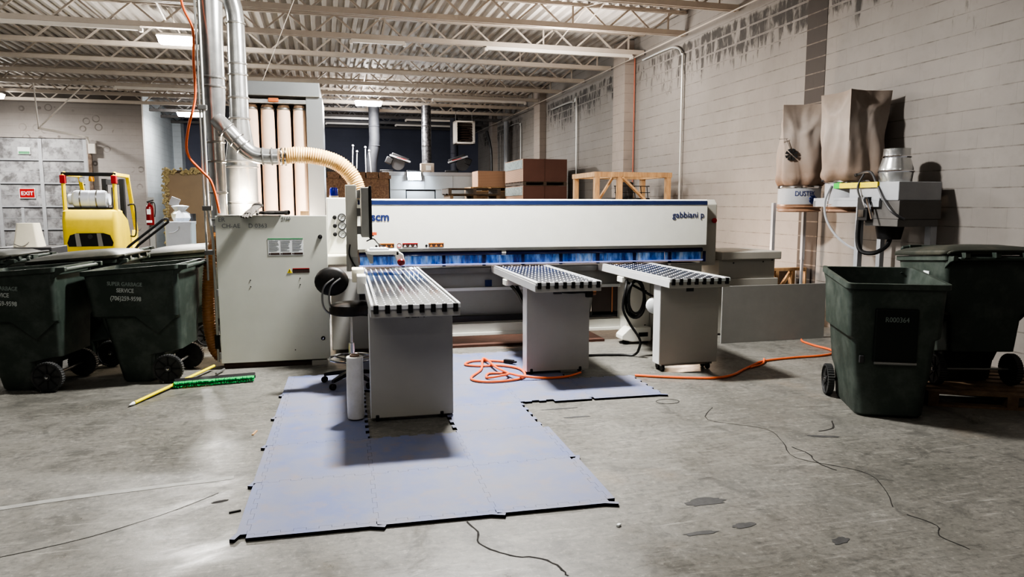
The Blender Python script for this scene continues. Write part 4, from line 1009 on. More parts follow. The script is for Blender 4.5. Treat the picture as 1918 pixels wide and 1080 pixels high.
def edge_strip(p, q, side, lab, t0=0, t1=1, tab=0):
    """border strip outside the seam p->q; side = which side of the seam it lies on"""
    s = seam(p, q, side); P_, Q_ = Vector(p), Vector(q); d = (Q_-P_); L = d.length; d.normalize(); nr = Vector((-d.y,d.x))*side
    s = [v for v in s if t0*L-1e-6 <= (v-P_).dot(d) <= t1*L+1e-6]
    a = P_+d*(t0*L+.002); c = P_+d*(t1*L-.002)
    s = [v for v in s if (a-P_).dot(d)+.001 < (v-P_).dot(d) < (c-P_).dot(d)-.001]
    poly = [a+nr*(.016 if t0 > 0 else GAP)]+s+[c+nr*(.016 if t1 < .98 else GAP)]
    if tab > 0: poly += [c+nr*.03+d*.0,c+nr*.05+d*.05,c+nr*.075+d*.04,c+nr*.05-d*.03]
    else: poly += [c+nr*.045]
    if tab < 0: poly += [a+nr*.05+d*.03,a+nr*.075-d*.04,a+nr*.05-d*.05,a+nr*.03]
    else: poly += [a+nr*.045]
    o = slab('mat_edge_strip', clean(poly)); tag(o, lab, 'edge strip', 'edge strips of the foam mats')
for i in (0,1,2):
    edge_strip((XS[i],YS[0]),(XS[i+1],YS[0]),-1,'front edge strip of the mats, '+('at the corner by the glossy floor','in the middle of the front edge','at the corner toward the bins')[i],tab=1 if i != 9 else 0)
for j in range(5):
    edge_strip((XS[0],YS[j]),(XS[0],YS[j+1]),+1,f'edge strip down the broom side of the mats, beside the {ROWN[j]}',tab=-1)
for j in (0,1):
    edge_strip((XS[3],YS[j]),(XS[3],YS[j+1]),-1,f'edge strip on the open floor side of the mats, beside the {ROWN[j]}',tab=1 if j == 0 else 0, t1=.97)
edge_strip((XS[3],YS[3]),(XS[4],YS[3]),-1,'short edge strip on the L-shaped end of the mats, nearer the inner corner',t0=.45,t1=.97)
edge_strip((XS[4],YS[3]),(XS[5],YS[3]),-1,'edge strip on the L-shaped end of the mats, at its outer corner',tab=1,t1=.99)

# ================================================================== GARBAGE BINS
def bin_parts(t, front_bottom=-.17, fb=.0, lid=False, side_text=True, front_panel=False, plate=False):
    sh = lambda p: Vector((p.x, p.y, p.z + (.075*p.x*min(1,max(0,(p.z-.6)/.45)) if p.z > .6 else 0)))
    f = front_bottom; 
    def fx(z, top): return f + (top-f)*z
    S = [(f+.02,.09+fb,.235,0),(f,.11+fb,.25,.025),(f+(-.29-f)*.42 if f>-.3 else f,.13+fb,.268,.26),(f+(-.29-f)*.5 if f>-.3 else f,.375,.272,.31),(min(f,-.29),.385,.30,.615),(-.37 if f>-.3 else f-.005,.39,.335,.64),(-.415,.395,.355,1.035),(-.44,.415,.375,1.045),(-.44,.415,.375,1.085),(-.41,.385,.345,1.085),(-.40,.375,.335,1.0),(-.32,.33,.27,.55),(-.2,.2,.22,.2)]
    b = B(); loops = []
    for x0, x1, hy, z in S:
        r = (.05 if z < 1.04 else .04) if not fb else (.09 if z < .3 else .05)
        loops.append([sh(p) for p in rrect(x0,-hy,x1,hy,r,z,4)])
    b.loft(loops)
    for s in ((-1,1) if not fb else ()):
        a_ = b.v((-.0,s*.337,.642)); c_ = b.v((.385,s*.337,.642)); d_ = b.v((.2,s*.332,.48)); e_ = b.v((.2,s*.24,.62))
        for tri in ((a_,c_,d_),(a_,d_,e_),(c_,d_,e_),(a_,c_,e_)): b.face(tri)
    body = mobj('body', b, M['bin'], t, smooth=35)
    b = B(); b.box(-.44,-.33,1.02,.37,.33,1.03) if False else b.loft([[sh(p) for p in rrect(-.40,-.32,.36,.32,.05,z,4)] for z in (.93,.935)]); 
    if not lid: b.bm.free(); b = None
    else: b.bm.free(); b = None
    b = B(); b.tube(smooth_path([(.38,-.27,1.06),(.44,-.27,1.085),(.465,-.24,1.09),(.465,.24,1.09),(.44,.27,1.085),(.38,.27,1.06)],4),.016,n=8); mobj('handle', b, M['bin'], t)
    for s in (-1,1):
        b = B(); b.prism([(.36,1.0),(.44,1.06),(.49,1.075),(.49,1.115),(.38,1.11)],'y',s*.33-.02,s*.33+.02); mobj('hinge_lug', b, M['bin'], t, smooth=0, bevel=.006)
        w = B(); n = 76; prof = []
        cx, cz, R = .265, .137, .135
        def ring(r, y, tread=0): return [Vector((cx+(r+(tread if i%2 else 0))*math.cos(2*PI*i/n), s*y, cz+(r+(tread if i%2 else 0))*math.sin(2*PI*i/n))) for i in range(n)]
        w.loft([ring(R-.025,.285),ring(R,.285,-.006),ring(R,.335,-.006),ring(R-.018,.338),ring(R-.022,.325),ring(.03,.318),ring(.03,.334)]); wh = mobj('wheel', w, M['tyre'], t, smooth=25)
        w = B()
        for k in range(8):
            a = 2*PI*k/8; w.bar((cx+.03*math.cos(a),s*.322,cz+.03*math.sin(a)),(cx+.112*math.cos(a),s*.322,cz+.112*math.sin(a)),.008,.012)
        mobj('spoke', w, M['black'], wh, smooth=0)
        w = B(); w.lathe([(.013,0),(.013,.008),(0,.012)],(cx,s*.334,cz),(0,s,0),n=14); mobj('axle_cap', w, M['chrome'], wh)
    b = B(); b.cyl((.265,-.3,.137),(.265,.3,.137),.012,n=10); mobj('axle', b, M['steel'], t)
    if side_text:
        for s in (-1,1):
            for k, (txt, sz, m_, zz) in enumerate((('SUPER GARBAGE',.05,'faded_ink',.92),('SERVICE',.052,'white_ink',.86),('(706)259-9598',.056,'white_ink',.785))):
                y = -(.3355+(zz+.02-.64)/.395*.02)-.0035
                text_mesh('lettering',txt,sz,M[m_],body,(-.06 if s < 0 else .06,-y if s>0 else y,zz),(PI/2,-.055*s,0 if s<0 else PI),bold=.0012,sx=.8)
    if front_panel:
        b = B(); b.box(-.432,-.155,.44,-.40,.155,.86); mobj('front_panel', b, M['bin_dark'], t, smooth=0, bevel=.012)
        b = B(); b.cyl((-.438,-.15,.44),(-.438,.15,.44),.012,n=10); mobj('lift_bar', b, M['steel'], t)
        text_mesh('serial_number','R000364',.056,M['faded_ink'],t,(-.4345,-.0,.76),(PI/2,0,-PI/2),sx=.85)
        b = B(); b.box(-.418,.215,.43,-.395,.25,.49); mobj('lift_lug', b, M['dark_grey'], t, smooth=0, bevel=.006)
    if plate:
        b = B(); b.box(.05,-.356,.92,.14,-.35,.96); mobj('sticker', b, M['paper'], t, smooth=0)
        b = B(); b.box(.07,-.352,.86,.11,-.346,.89); mobj('sticker', b, M['paper'], t, smooth=0)
    if lid:
        b = B(); b.loft([[sh(p) for p in rrect(x0,-hy,x1,hy,.07,z,5)] for x0,x1,hy,z in ((-.46,.43,.392,1.09),(-.465,.435,.396,1.098),(-.46,.43,.392,1.125),(-.39,.37,.33,1.155),(-.25,.22,.18,1.178),(-.1,.08,.06,1.184))])
        ld = mobj('lid', b, M['bin_lid'], t, smooth=50)
        for s in (-.24,0,.24):
            b = B(); b.prism([(.30,1.14),(.42,1.155),(.49,1.15),(.5,1.10),(.46,1.09),(.42,1.11)],'y',s-.022,s+.022)
            mobj('hinge', b, M['bin'], ld, smooth=0, bevel=.006)
        b = B(); b.tube(smooth_path([(.43,-.36,1.13),(.5,-.3,1.155),(.5,.3,1.155),(.43,.36,1.13)],5),.012,n=8); mobj('lid_bar', b, M['bin_lid'], ld)
        b = B(); b.tube(smooth_path([(-.43,-.3,1.10),(-.45,-.26,1.135),(-.45,.26,1.135),(-.43,.3,1.10)],4),.016,n=8)
        for s in (-.2,.2): b.box(-.465,s-.05,1.10,-.42,s+.05,1.155)
        mobj('lid_grip', b, M['bin'], ld, smooth=0)
def make_bin(lab, x, y, rot, z=0, **k):
    t = thing('garbage_bin', lab, 'garbage bin', (x,y,z), R_(rot), 'dark green wheeled garbage bins'); bin_parts(t, **k); return t
make_bin('lidless dark green garbage bin with white lettering, cut by the picture edge',-2.82,7.33,-8)
make_bin('open dark green wheeled bin with white lettering, standing beside the yellow broom pole',-1.87,7.44,-6)
make_bin('closed green bin with dusty lid, behind the lidless bin cut by the picture edge',-3.68,8.45,-5,lid=True)
make_bin('closed green bin with a domed lid, in the gap behind the two open bins',-2.62,8.3,-4,lid=True)
make_bin('closed bin with a pale dusty lid in the shadow against the ribbed amber hose',-1.86,9.2,-2,lid=True)
make_bin('open green garbage bin numbered R000364 standing on the concrete by the block wall',4.27,4.99,66,front_bottom=-.405,fb=.2,side_text=False,front_panel=True)
make_bin('dark green garbage bin with closed lid standing on a pallet by the block wall',5.26,5.19,-106,z=.126,lid=True,side_text=False,plate=True)
pallet(4.66,4.84,0,1.25,1.0,M['old_wood'],'weathered wooden pallet on the floor under the lidded garbage bin',rot=R_(-25),local=True,grp='floor pallet')

# ================================================================== SMALL THINGS ON THE FLOOR
t = thing('push_broom', 'push broom with green bristles and long yellow pole lying on the concrete', 'broom', (-1.55,6.85,0))
b = B(); b.cyl((-.19,-.49,.02),(.235,.68,.05),.0135,n=12); hd = mobj('handle', b, M['yellow_pole'], t)
b = B(); b.lathe([(.0,0),(.006,.005),(.0145,.05),(.0145,.06)],(-.215,-.556,.018),(.34,.94,.02),n=12); mobj('tip', b, M['paper'], t)
b = B(); b.cbox((.34,.12,.05),(.70,.055,.035),(R_(20),0,R_(9))); mobj('block', b, M['black'], t, smooth=0, bevel=.006)
b = B(); random.seed(5)
for k in range(74):
    for r in range(2):
        u = (k+.5)/74-.5; cx_ = .34+u*.69*math.cos(R_(9)); cy_ = .105+u*.69*math.sin(R_(9))
        b.bar((cx_,cy_,.03+.022*r),(cx_+random.uniform(-.006,.006),cy_-.06+random.uniform(-.01,.005),.012+.028*r+random.uniform(0,.008)),.0088,.012)
mobj('bristle', b, M['green_bristle'], t, smooth=0)
b = B(); b.cyl((.29,.45,.02),(.34,.62,.025),.012,n=8); mobj('brace', b, M['steel'], t)

t = thing('film_roll', 'upright roll of clear stretch film standing on the mat beside the long air table', 'roll', (.045,5.48,.0185))
b = B(); b.lathe([(.062,.012),(.064,.02),(.066,.25),(.063,.46),(.064,.485),(.06,.49),(.036,.49)],n=28); mobj('film', b, M['wrap'], t)
b = B(); b.lathe([(.036,0),(.036,.505),(.028,.505),(.028,.02)],n=24,cap=False); mobj('core', b, plain('cardboard core',(110,92,80),.8), t)

t = thing('work_stool', 'black work stool with round seat and wire-backed rest behind the long air table', 'stool', (-.02,6.62,.0185))
b = B(); b.lathe([(.0,.645),(.16,.645),(.185,.66),(.19,.70),(.18,.735),(.15,.75),(0,.752)],(.05,0,0),n=28); mobj('seat', b, M['seat'], t)
b = B(); b.loft([[(-.11+.15*math.cos(a)*k, -.02+d*.06, .95+.13*math.sin(a)*k) for a in [2*PI*i/22 for i in range(22)]] for k, d in ((.8,-.4),(1,0),(1,.5),(.8,1))]); b.bm.transform(Matrix.Rotation(R_(-18),4,'Y') @ Matrix.Identity(4) if False else Matrix.Identity(4)); mobj('backrest', b, M['seat'], t, smooth=60)
for dx in (-.03,.03):
    b = B(); b.tube(smooth_path([(-.06+dx,-.05,.98),(-.15+dx,-.06,.9),(-.16+dx,-.05,.74),(-.1+dx,-.02,.66),(.0+dx*.5,0,.635)],6),.009,n=8); mobj('back_wire', b, M['steel'], t)
b = B(); b.cyl((.05,0,.36),(.05,0,.645),.014,n=14); mobj('piston', b, M['chrome'], t)
b = B(); b.cyl((.05,0,.1),(.05,0,.38),.027,n=16); mobj('column', b, M['chrome'], t)
b = B(); b.tube([(.05+.2*math.cos(2*PI*i/30),.2*math.sin(2*PI*i/30),.24) for i in range(30)],.011,n=8,closed=True)
for k in range(3):
    a = 2*PI*k/3+.5; b.tube([(.05,0,.22),(.05+.2*math.cos(a),.2*math.sin(a),.24)],.008,n=6)
mobj('foot_ring', b, M['chrome'], t)
for k in range(5):
    a = 2*PI*k/5+.25
    ex, ey = .05+.27*math.cos(a), .27*math.sin(a)
    b = B(); b.loft([[(.05+u*.27*math.cos(a)-w_*math.sin(a)*s1, u*.27*math.sin(a)+w_*math.cos(a)*s1, z_+h_*s2) for s1,s2 in ((-1,-1),(1,-1),(1,1),(-1,1))] for u,w_,z_,h_ in ((0,.028,.115,.02),(.5,.022,.10,.018),(1,.016,.075,.014))]); lg = mobj('leg', b, M['black_gloss'], t, smooth=0, bevel=.004)
    b = B(); b.lathe([(.008,-.02),(.026,-.02),(.028,-.015),(.028,-.004),(.01,-.003),(.01,.003),(.028,.004),(.028,.015),(.026,.02),(.008,.02)],(ex,ey,.0285),(-math.sin(a),math.cos(a),0),n=16); mobj('caster', b, M['black'], lg)
b = B(); b.tube([(.05,.02,.63),(.2,.05,.62)],.006,n=6); mobj('lever', b, M['black'], t)

t = thing('extension_cord', 'coiled bright orange extension cord with black connector lying on the mats', 'cord', (1.4,6.6,0))
ox, oy = 1.4, 6.6; zz = TH+.0145
pts = [(1.60,7.13),(1.45,7.22),(1.26,7.24),(1.16,7.1),(1.3,7.0),(1.5,6.98),(1.66,6.78),(1.62,6.45),(1.42,6.34),(1.2,6.36),(1.12,6.52),(1.28,6.85),(1.36,7.2),(1.40,7.16),(1.42,6.8),(1.48,6.52),(1.38,6.44),(1.27,6.50),(1.32,6.66),(1.46,6.64),(1.50,6.5),(1.58,6.385),(1.8,6.36),(2.02,6.37),(2.2,6.5)]
hz = [0,0,0,0,0,0,0,0,0,0,0,.0,.03,.03,.03,.02,.02,0,.0,.0,.02,.012,0,0,0]
b = B(); b.tube(smooth_path([(x-ox,y-oy,zz+.025*(h>0)) for (x,y),h in zip(pts,hz)],7),.0115,n=8); mobj('cord', b, M['orange_cord'], t)
b = B(); b.bar((1.58-ox,7.14-oy,zz+.01),(1.66-ox,7.06-oy,zz+.012),.04,.035); b.bar((1.64-ox,7.08-oy,zz+.015),(1.68-ox,7.03-oy,zz+.012),.03,.02); mobj('connector', b, M['black'], t, smooth=0, bevel=.005)
t = thing('extension_cord', 'orange cord running past the caster table toward the grey sheet', 'cord', (3.5,6.2,0))
P = [(2.70,6.345),(2.95,6.22),(3.2,6.12),(3.42,6.07),(3.64,6.15),(3.85,6.32),(4.08,6.5),(4.25,6.62),(4.45,6.68),(4.75,6.72),(5.05,6.74),(5.25,6.82),(5.36,7.0),(5.34,7.25),(5.36,7.5),(5.42,7.62)]
b = B(); b.tube(smooth_path([(x-3.5,y-6.2,.013) for x,y in P],7),.0125,n=8); b.tube(smooth_path([(3.98-3.5,6.40-6.2,.012),(4.2-3.5,6.53-6.2,.011),(4.3-3.5,6.66-6.2,.03)],5),.011,n=8); mobj('cord', b, M['orange_cord'], t)

# cracks, marks and a worn line in the concrete (part of the floor)
F3 = lambda pts: pts
ribbon('crack', [(.58,3.55),(.62,3.42),(.60,3.3),(.66,3.2),(.75,3.13),(.86,3.08),(.92,2.98),(.93,2.9)], .010, M['crack'], floor)
ribbon('crack', [(2.9,5.2),(2.7,4.9),(3.0,4.6),(2.95,4.3),(2.85,4.0),(3.1,3.7),(3.05,3.45),(2.9,3.2)], .006, M['crack'], floor)
ribbon('crack', [(3.62,4.66),(3.5,4.5),(3.35,4.46)], .012, M['crack'], floor)
ribbon('crack', [(2.95,4.2),(2.98,4.05),(2.93,3.9),(2.96,3.75)], .010, M['crack'], floor)
ribbon('crack', [(-2.6,3.6),(-1.9,3.62),(-1.4,3.75),(-1.0,4.0),(-.75,4.25)], .005, M['crack'], floor)
ribbon('crack', [(2.9,3.1),(2.95,2.95),(2.87,2.85),(2.9,2.7)], .006, M['crack'], floor)
blot('dark_mark', -.72,4.12,.045,.016, M['crack'], floor, rot=.3)
ribbon('faded_line', [(-2.6,4.2),(-2.0,4.28),(-1.4,4.38),(-.7,4.48)], .05, M['faded'], floor, jag=.12)
for cx_, cy_, rx, ry, r in ((1.93,3.5,.13,.05,.05),(1.72,3.15,.1,.02,0),(1.98,3.18,.07,.03,.1),(3.3,4.35,.13,.02,-.35),(1.73,5.2,.12,.018,0),(1.68,5.45,.16,.015,0),(2.35,2.92,.06,.03,.4)):
    blot('stain', cx_, cy_, rx, ry, M['stain'], floor, rot=r)
b = B(); b.tube([(2.62+.1*math.cos(2*PI*i/24),5.45+.07*math.sin(2*PI*i/24),.001) for i in range(24)],.0025,n=4,closed=True)
o = mobj('scuff_ring', b, M['crack'], floor, rot=(0,0,-ROT), smooth=0); o['kind'] = 'structure'
o = mobj('paper_scrap', B().box(-.012,-.008,0,.012,.008,.012), M['paper'], loc=(1.34,3.32,.0), rot=(0,0,.6), smooth=0, bevel=.002); tag(o,'tiny white scrap on the concrete before the front edge of the mats','scrap')
o = mobj('wood_sliver', B().box(-.05,-.007,0,.05,.007,.008), M['wood'], loc=(-.68,5.35,.0), rot=(0,0,1.4), smooth=0); tag(o,'small light wood sliver on the concrete along the mats','sliver')
o = mobj('dark_sliver', B().box(-.03,-.006,0,.03,.006,.008), M['crack'], loc=(-.62,3.95,.0), rot=(0,0,.3), smooth=0); tag(o,'small dark sliver on the shiny concrete near the mat corner','sliver')

# ================================================================== FORKLIFT
t = thing('forklift', 'yellow forklift seen from behind with a white gas tank, parked before the roll-up door', 'forklift', (-4.47,14.3,0), R_(2))
t.scale = (.98,.9,1.055)
yl = M['yellow']
b = B(); b.loft([rrect(-.45,0,.45,.55,.1,.22), rrect(-.46,-.02,.46,.55,.1,.5), rrect(-.46,-.02,.46,.55,.08,1.3), rrect(-.45,.02,.45,.55,.08,1.46), rrect(-.40,.06,.40,.5,.08,1.49)])
cw = mobj('counterweight', b, yl, t)
win = [(-.36,1.10),(.36,1.10),(.38,1.16),(.33,1.29),(.22,1.325),(-.22,1.325),(-.33,1.29),(-.38,1.16)]
win = [(u,w-.235) for u,w in win]
b = B(); b.prism(win,'y',-.028,-.015); mobj('radiator_opening', b, M['black'], cw, smooth=0)
for x in (-.2,.16):
    b = B(); b.prism([(x-.03,.865),(x+.05,.865),(x+.02,1.085),(x-.05,1.085)],'y',-.032,-.026); mobj('opening_rib', b, M['panel_grey'], cw, smooth=0)
b = B(); b.lathe([(.04,0),(.04,.008),(.025,.01),(0,.01)],(0,-.028,1.03),(0,-1,0),n=16); mobj('hitch_pin', b, M['dark_grey'], cw)
b = B(); b.box(-.42,.5,.25,.42,1.7,.75); b.prism([(.45,.7),(1.7,.7),(1.72,1.05),(1.6,1.1),(1.5,.8),(1.2,.78),(.9,1.3),(.45,1.45)],'x',.36,.45); b.prism([(.45,.7),(1.7,.7),(1.72,1.05),(1.6,1.1),(1.5,.8),(1.2,.78),(.9,1.3),(.45,1.45)],'x',-.45,-.36); mobj('chassis', b, yl, t, smooth=0, bevel=.015)
for s in (-1,1):
    b = B(); b.tube(smooth_path([(s*.42,.14,1.42),(s*.42,.13,1.8),(s*.42,.14,2.06),(s*.42,.22,2.1)],4),.036,n=8); mobj('rear_post', b, yl, t)
    b = B(); b.box(s*.42-.045,.08,1.93,s*.42+.045,.18,2.07); mobj('tail_lamp', b, M['red'], t, smooth=0, bevel=.01)
    b = B(); b.bar((s*.42,1.2,2.08),(s*.42,1.72,1.05),.07,.05); mobj('front_post', b, yl, t, smooth=0, bevel=.008)
    b = B(); b.box(s*.42-.035,.18,2.06,s*.42+.035,1.24,2.12); mobj('roof_rail', b, yl, t, smooth=0, bevel=.008)
b = B(); b.box(-.45,.12,2.06,.45,.2,2.12); mobj('rear_roof_bar', b, M['black'], t, smooth=0, bevel=.01)
b = B()
for k in range(6): b.box(-.39,.32+.16*k,2.085,.39,.34+.16*k,2.115)
mobj('roof_slats', b, M['black'], t, smooth=0)
b = B(); b.lathe([(.045,0),(.05,.03),(.04,.08),(0,.09)],(.04,.16,1.97),n=16); mobj('strobe', b, plain('amber lens',(230,160,20),.3), t)
b = B(); b.lathe([(.0,0),(.045,.0),(.05,.03),(.03,.07),(0,.075)],(-.13,.22,2.0),(0,-1,0),n=18); mobj('work_light', b, M['paper'], t)
b = B(); b.lathe([(0,-.39),(.06,-.385),(.09,-.37),(.09,-.31),(.14,-.28),(.155,-.24),(.155,-.02),(.15,-.015),(.15,.0),(.155,.005),(.155,.22),(.14,.26),(.1,.275),(.1,.31),(0,.31)],(-.02,.3,1.665),(1,0,0),n=26); tk = mobj('gas_tank', b, M['tote_white'], t)
for x in (-.18,.09):
    b = B(); b.lathe([(.158,-.012),(.162,-.008),(.162,.008),(.158,.012)],(x,.3,1.665),(1,0,0),n=26,cap=False); mobj('tank_strap', b, M['steel'], tk)
b = B(); b.box(-.38,.16,1.49,.36,.44,1.525); mobj('tank_bracket', b, M['black'], t, smooth=0)
b = B(); b.prism([(.62,.75),(1.1,.75),(1.1,.9),(.78,.95),(.7,1.5),(.6,1.5)],'x',-.22,.25); mobj('seat', b, M['black'], t, smooth=0, bevel=.03)
for s in (-1,1):
    b = B(); b.box(s*.16-.04,1.85,.1,s*.16+.04,1.98,2.06); mobj('mast_channel', b, M['black'], t, smooth=0)
b = B(); b.cyl((0,1.9,.2),(0,1.9,1.9),.04,n=12); b.box(-.2,1.86,1.95,.2,1.97,2.05); b.box(-.2,1.86,1.2,.2,1.97,1.28); mobj('lift_cylinder', b, M['dark_grey'], t)
b = B(); b.tube([(.0+.16*math.cos(2*PI*i/20),1.35+.06*math.sin(2*PI*i/20),1.35+.14*math.sin(2*PI*i/20)) for i in range(20)],.014,n=6,closed=True); b.cyl((0,1.36,1.35),(0,1.6,1.0),.025,n=8); mobj('steering_wheel', b, M['black'], t)
b = B(); b.tube(smooth_path([(.46,1.0,1.0),(.56,.95,1.02),(.58,.95,1.3),(.58,.92,1.55),(.53,.9,1.58),(.46,.9,1.56)],4),.014,n=8); mobj('grab_handle', b, M['black'], t)
for s in (-1,1):
    for yy, r in ((.3,.25),(1.55,.3)):
        b = B(); b.lathe([(.12,-.09),(r-.03,-.09),(r,-.06),(r,.06),(r-.03,.09),(.12,.09)],(s*.42,yy,r),(1,0,0),n=26); mobj('tyre', b, M['black'], t)
b = B()
for s in (-1,1): b.box(s*.25-.05,2.0,.06,s*.25+.05,3.0,.1)
b.box(-.45,1.98,.1,.45,2.02,.5); mobj('fork_carriage', b, M['black'], t, smooth=0)

# ================================================================== THINGS BEHIND THE BINS
t = thing('plastic_bucket', 'white plastic bucket upside down on a stand behind the bins', 'bucket', (-3.66,9.6,0))
b = B(); b.loft([rrect(-.14,-.12,.14,.12,.03,1.16), rrect(-.135,-.115,.135,.115,.03,1.19), rrect(-.10,-.09,.10,.09,.03,1.44)]); mobj('pail', b, M['cream'], t)
b = B(); b.tube(smooth_path([(-.12,-.125,1.2),(-.04,-.14,1.17),(.02,-.14,1.19),(.04,-.125,1.22)],4),.005,n=6); mobj('bail', b, M['steel'], t)
b = B(); b.box(-.3,-.2,0,.3,.3,1.16); mobj('stand', b, M['dark_grey'], t, smooth=0, bevel=.01)
t = thing('fire_extinguisher', 'dark red fire extinguisher hanging on the pale block corner by the brown board', 'extinguisher', rw(-4.25,19.96,1.15), ROT)
b = B(); b.lathe([(.0,0),(.085,0),(.09,.02),(.09,.42),(.07,.49),(.03,.52),(.025,.56),(0,.56)],n=22); mobj('cylinder', b, M['dark_red'], t)
b = B(); b.box(-.07,-.094,.06,.06,-.088,.12); mobj('label_plate', b, M['paper'], t, smooth=0)
b = B(); b.box(-.05,-.094,.27,.04,-.088,.4); mobj('label_plate', b, M['paper'], t, smooth=0)
b = B(); b.cbox((.02,0,.6),(.16,.03,.03),(0,-.3,0)); b.cbox((.0,0,.56),(.1,.03,.02)); b.tube(smooth_path([(.03,0,.57),(.12,-.02,.55),(.13,-.02,.35),(.11,-.02,.2)],5),.012,n=6); mobj('valve', b, M['black'], t)
b = B(); b.box(-.04,.088,.3,.04,.1,.5); mobj('wall_mount', b, M['steel'], t, smooth=0)
o = mobj('steel_post', B().box(-4.31,20.1,0,-4.19,20.22,1.85).box(-4.36,20.05,0,-4.14,20.27,.02), M['panel_grey'], rot=(0,0,ROT), smooth=0); tag(o,'grey steel post that carries the fire extinguisher','post')
t = thing('storage_tote', 'white plastic tote full of odds and ends before the brown board', 'tote', (-3.0,14.6,0))
t.scale = (.8,.8,1)
b = B(); b.loft([rrect(-.3,-.25,.25,.25,.05,.0), rrect(-.32,-.27,.27,.27,.05,1.28), rrect(-.33,-.28,.28,.28,.05,1.30), rrect(-.33,-.28,.28,.28,.05,1.34), rrect(-.30,-.25,.25,.25,.05,1.34), rrect(-.29,-.24,.24,.24,.05,1.2)]); mobj('tub', b, M['tote_white'], t)
b = B(); b.tube(smooth_path([(-.22,-.285,1.14),(-.12,-.29,1.15),(-.02,-.29,1.2),(.0,-.285,1.26)],5),.009,n=6); mobj('handle', b, M['pale_grey'], t)
t = thing('plastic_bag', 'crumpled clear plastic bag with a white carton on the tote', 'bag', (-3.0,14.6,1.35))
random.seed(9); b = B(); L = []
for k, (r, z) in enumerate(((.14,0),(.19,.06),(.16,.14),(.1,.2),(.15,.28),(.05,.3))): L.append([(r*math.cos(2*PI*i/16)*random.uniform(.75,1.2), r*.7*math.sin(2*PI*i/16)*random.uniform(.75,1.2), z) for i in range(16)])
b.loft(L); mobj('sack', b, plain('clear film',(214,222,230),.2,var=.2,scale=20), t, smooth=20)
b = B(); b.cbox((-.1,.0,.36),(.16,.05,.16),(0,.4,0)); mobj('carton', b, M['pale_grey'], t, smooth=0)
b = B(); b.cyl((.2,.05,.0),(.2,.05,.14),.05,n=14); mobj('canister', b, M['dark_grey'], t)
t = thing('plastic_drum', 'pale cyan plastic container half hidden by the steel conduits', 'container', (-2.06,14.6,0))
b = B(); b.loft([rrect(-.2,-.2,.2,.2,.06,.0), rrect(-.21,-.21,.21,.21,.06,1.2), rrect(-.18,-.18,.18,.18,.06,1.3)]); mobj('tank', b, M['blue_cont'], t)
b = B(); b.cyl((0,0,1.3),(0,0,1.36),.06,n=16); mobj('cap', b, M['paper'], t)
t = thing('hand_cart', 'black slanting handles of a hand cart beside the tote', 'cart', (-2.5,10.6,0))
b = B(); b.tube([(-.55,0,.84),(-.35,0,1.1),(.05,0,1.42)],.018,n=8); b.tube([(-.5,.25,.84),(-.3,.25,1.1),(.1,.25,1.42)],.018,n=8); b.tube(smooth_path([(.05,0,1.42),(.1,.02,1.46),(.12,.12,1.46),(.1,.25,1.42)],4),.018,n=8); mobj('handle', b, M['black'], t)
b = B(); b.box(-.6,-.1,0,-.1,.4,.85); mobj('frame', b, M['dark_grey'], t, smooth=0, bevel=.01)

# ================================================================== DUST COLLECTOR (stands along the block wall)
t = thing('dust_collector', 'two-bag dust collector on legs with dusty tan canvas bags against the block wall', 'dust collector', (5.95,7.5,0), R_(1.6))
def wedges(b, c, dx, nr, r0, r1, n=8, gap=.12):
    up = Vector((0,0,1))
    for k in range(n):
        a0, a1 = 2*PI*k/n+gap, 2*PI*(k+1)/n-gap
        P = lambda r, a, h: c+dx*r*math.cos(a)+up*r*math.sin(a)+nr*h
        b.loft([[P(r0,(a0+a1)/2-.15,h),P(r1,a0,h),P(r1,(a0+a1)/2,h),P(r1,a1,h),P(r0,(a0+a1)/2+.15,h)] for h in (-.012,.004)])
def drum(y, z0, z1, r, lab):
    b = B(); b.lathe([(r,z0),(r,z1)],(0,y,0),n=32); d = mobj('drum', b, M['pale_grey'], t); 
    b = B(); b.lathe([(r+.004,z1-.03),(r+.012,z1-.02),(r+.004,z1)],(0,y,0),n=32,cap=False); mobj('drum_band', b, M['chrome'], d)
    return d
d1_ = drum(1.02,1.66,1.90,.27,''); d2_ = drum(.05,1.68,1.94,.29,'')
tx = text_mesh('lettering','DUSTEK',.09,M['navy_ink'],d1_,(0,0,0),(0,0,0),sx=1,bold=0)
for v in tx.data.vertices:                                                # wrapped round the drum
    q = v.co.copy(); an = q.x*.8/.274; dr_ = R_(250)+an; v.co = Vector(((.274+q.z)*math.cos(dr_), 1.02+(.274+q.z)*math.sin(dr_), 1.77+q.y))
b = B(); dr_ = R_(272); rad = Vector((math.cos(dr_),math.sin(dr_),0)); cg = Vector((0,1.02,1.72))+rad*.277; dirx = Vector((-rad.y,rad.x,0))
wedges(b, cg, dirx, rad, .018, .055)
b.cyl(cg+rad*.004,cg-rad*.004,.024,n=12); mobj('emblem', b, M['navy_ink'], d1_, smooth=0)
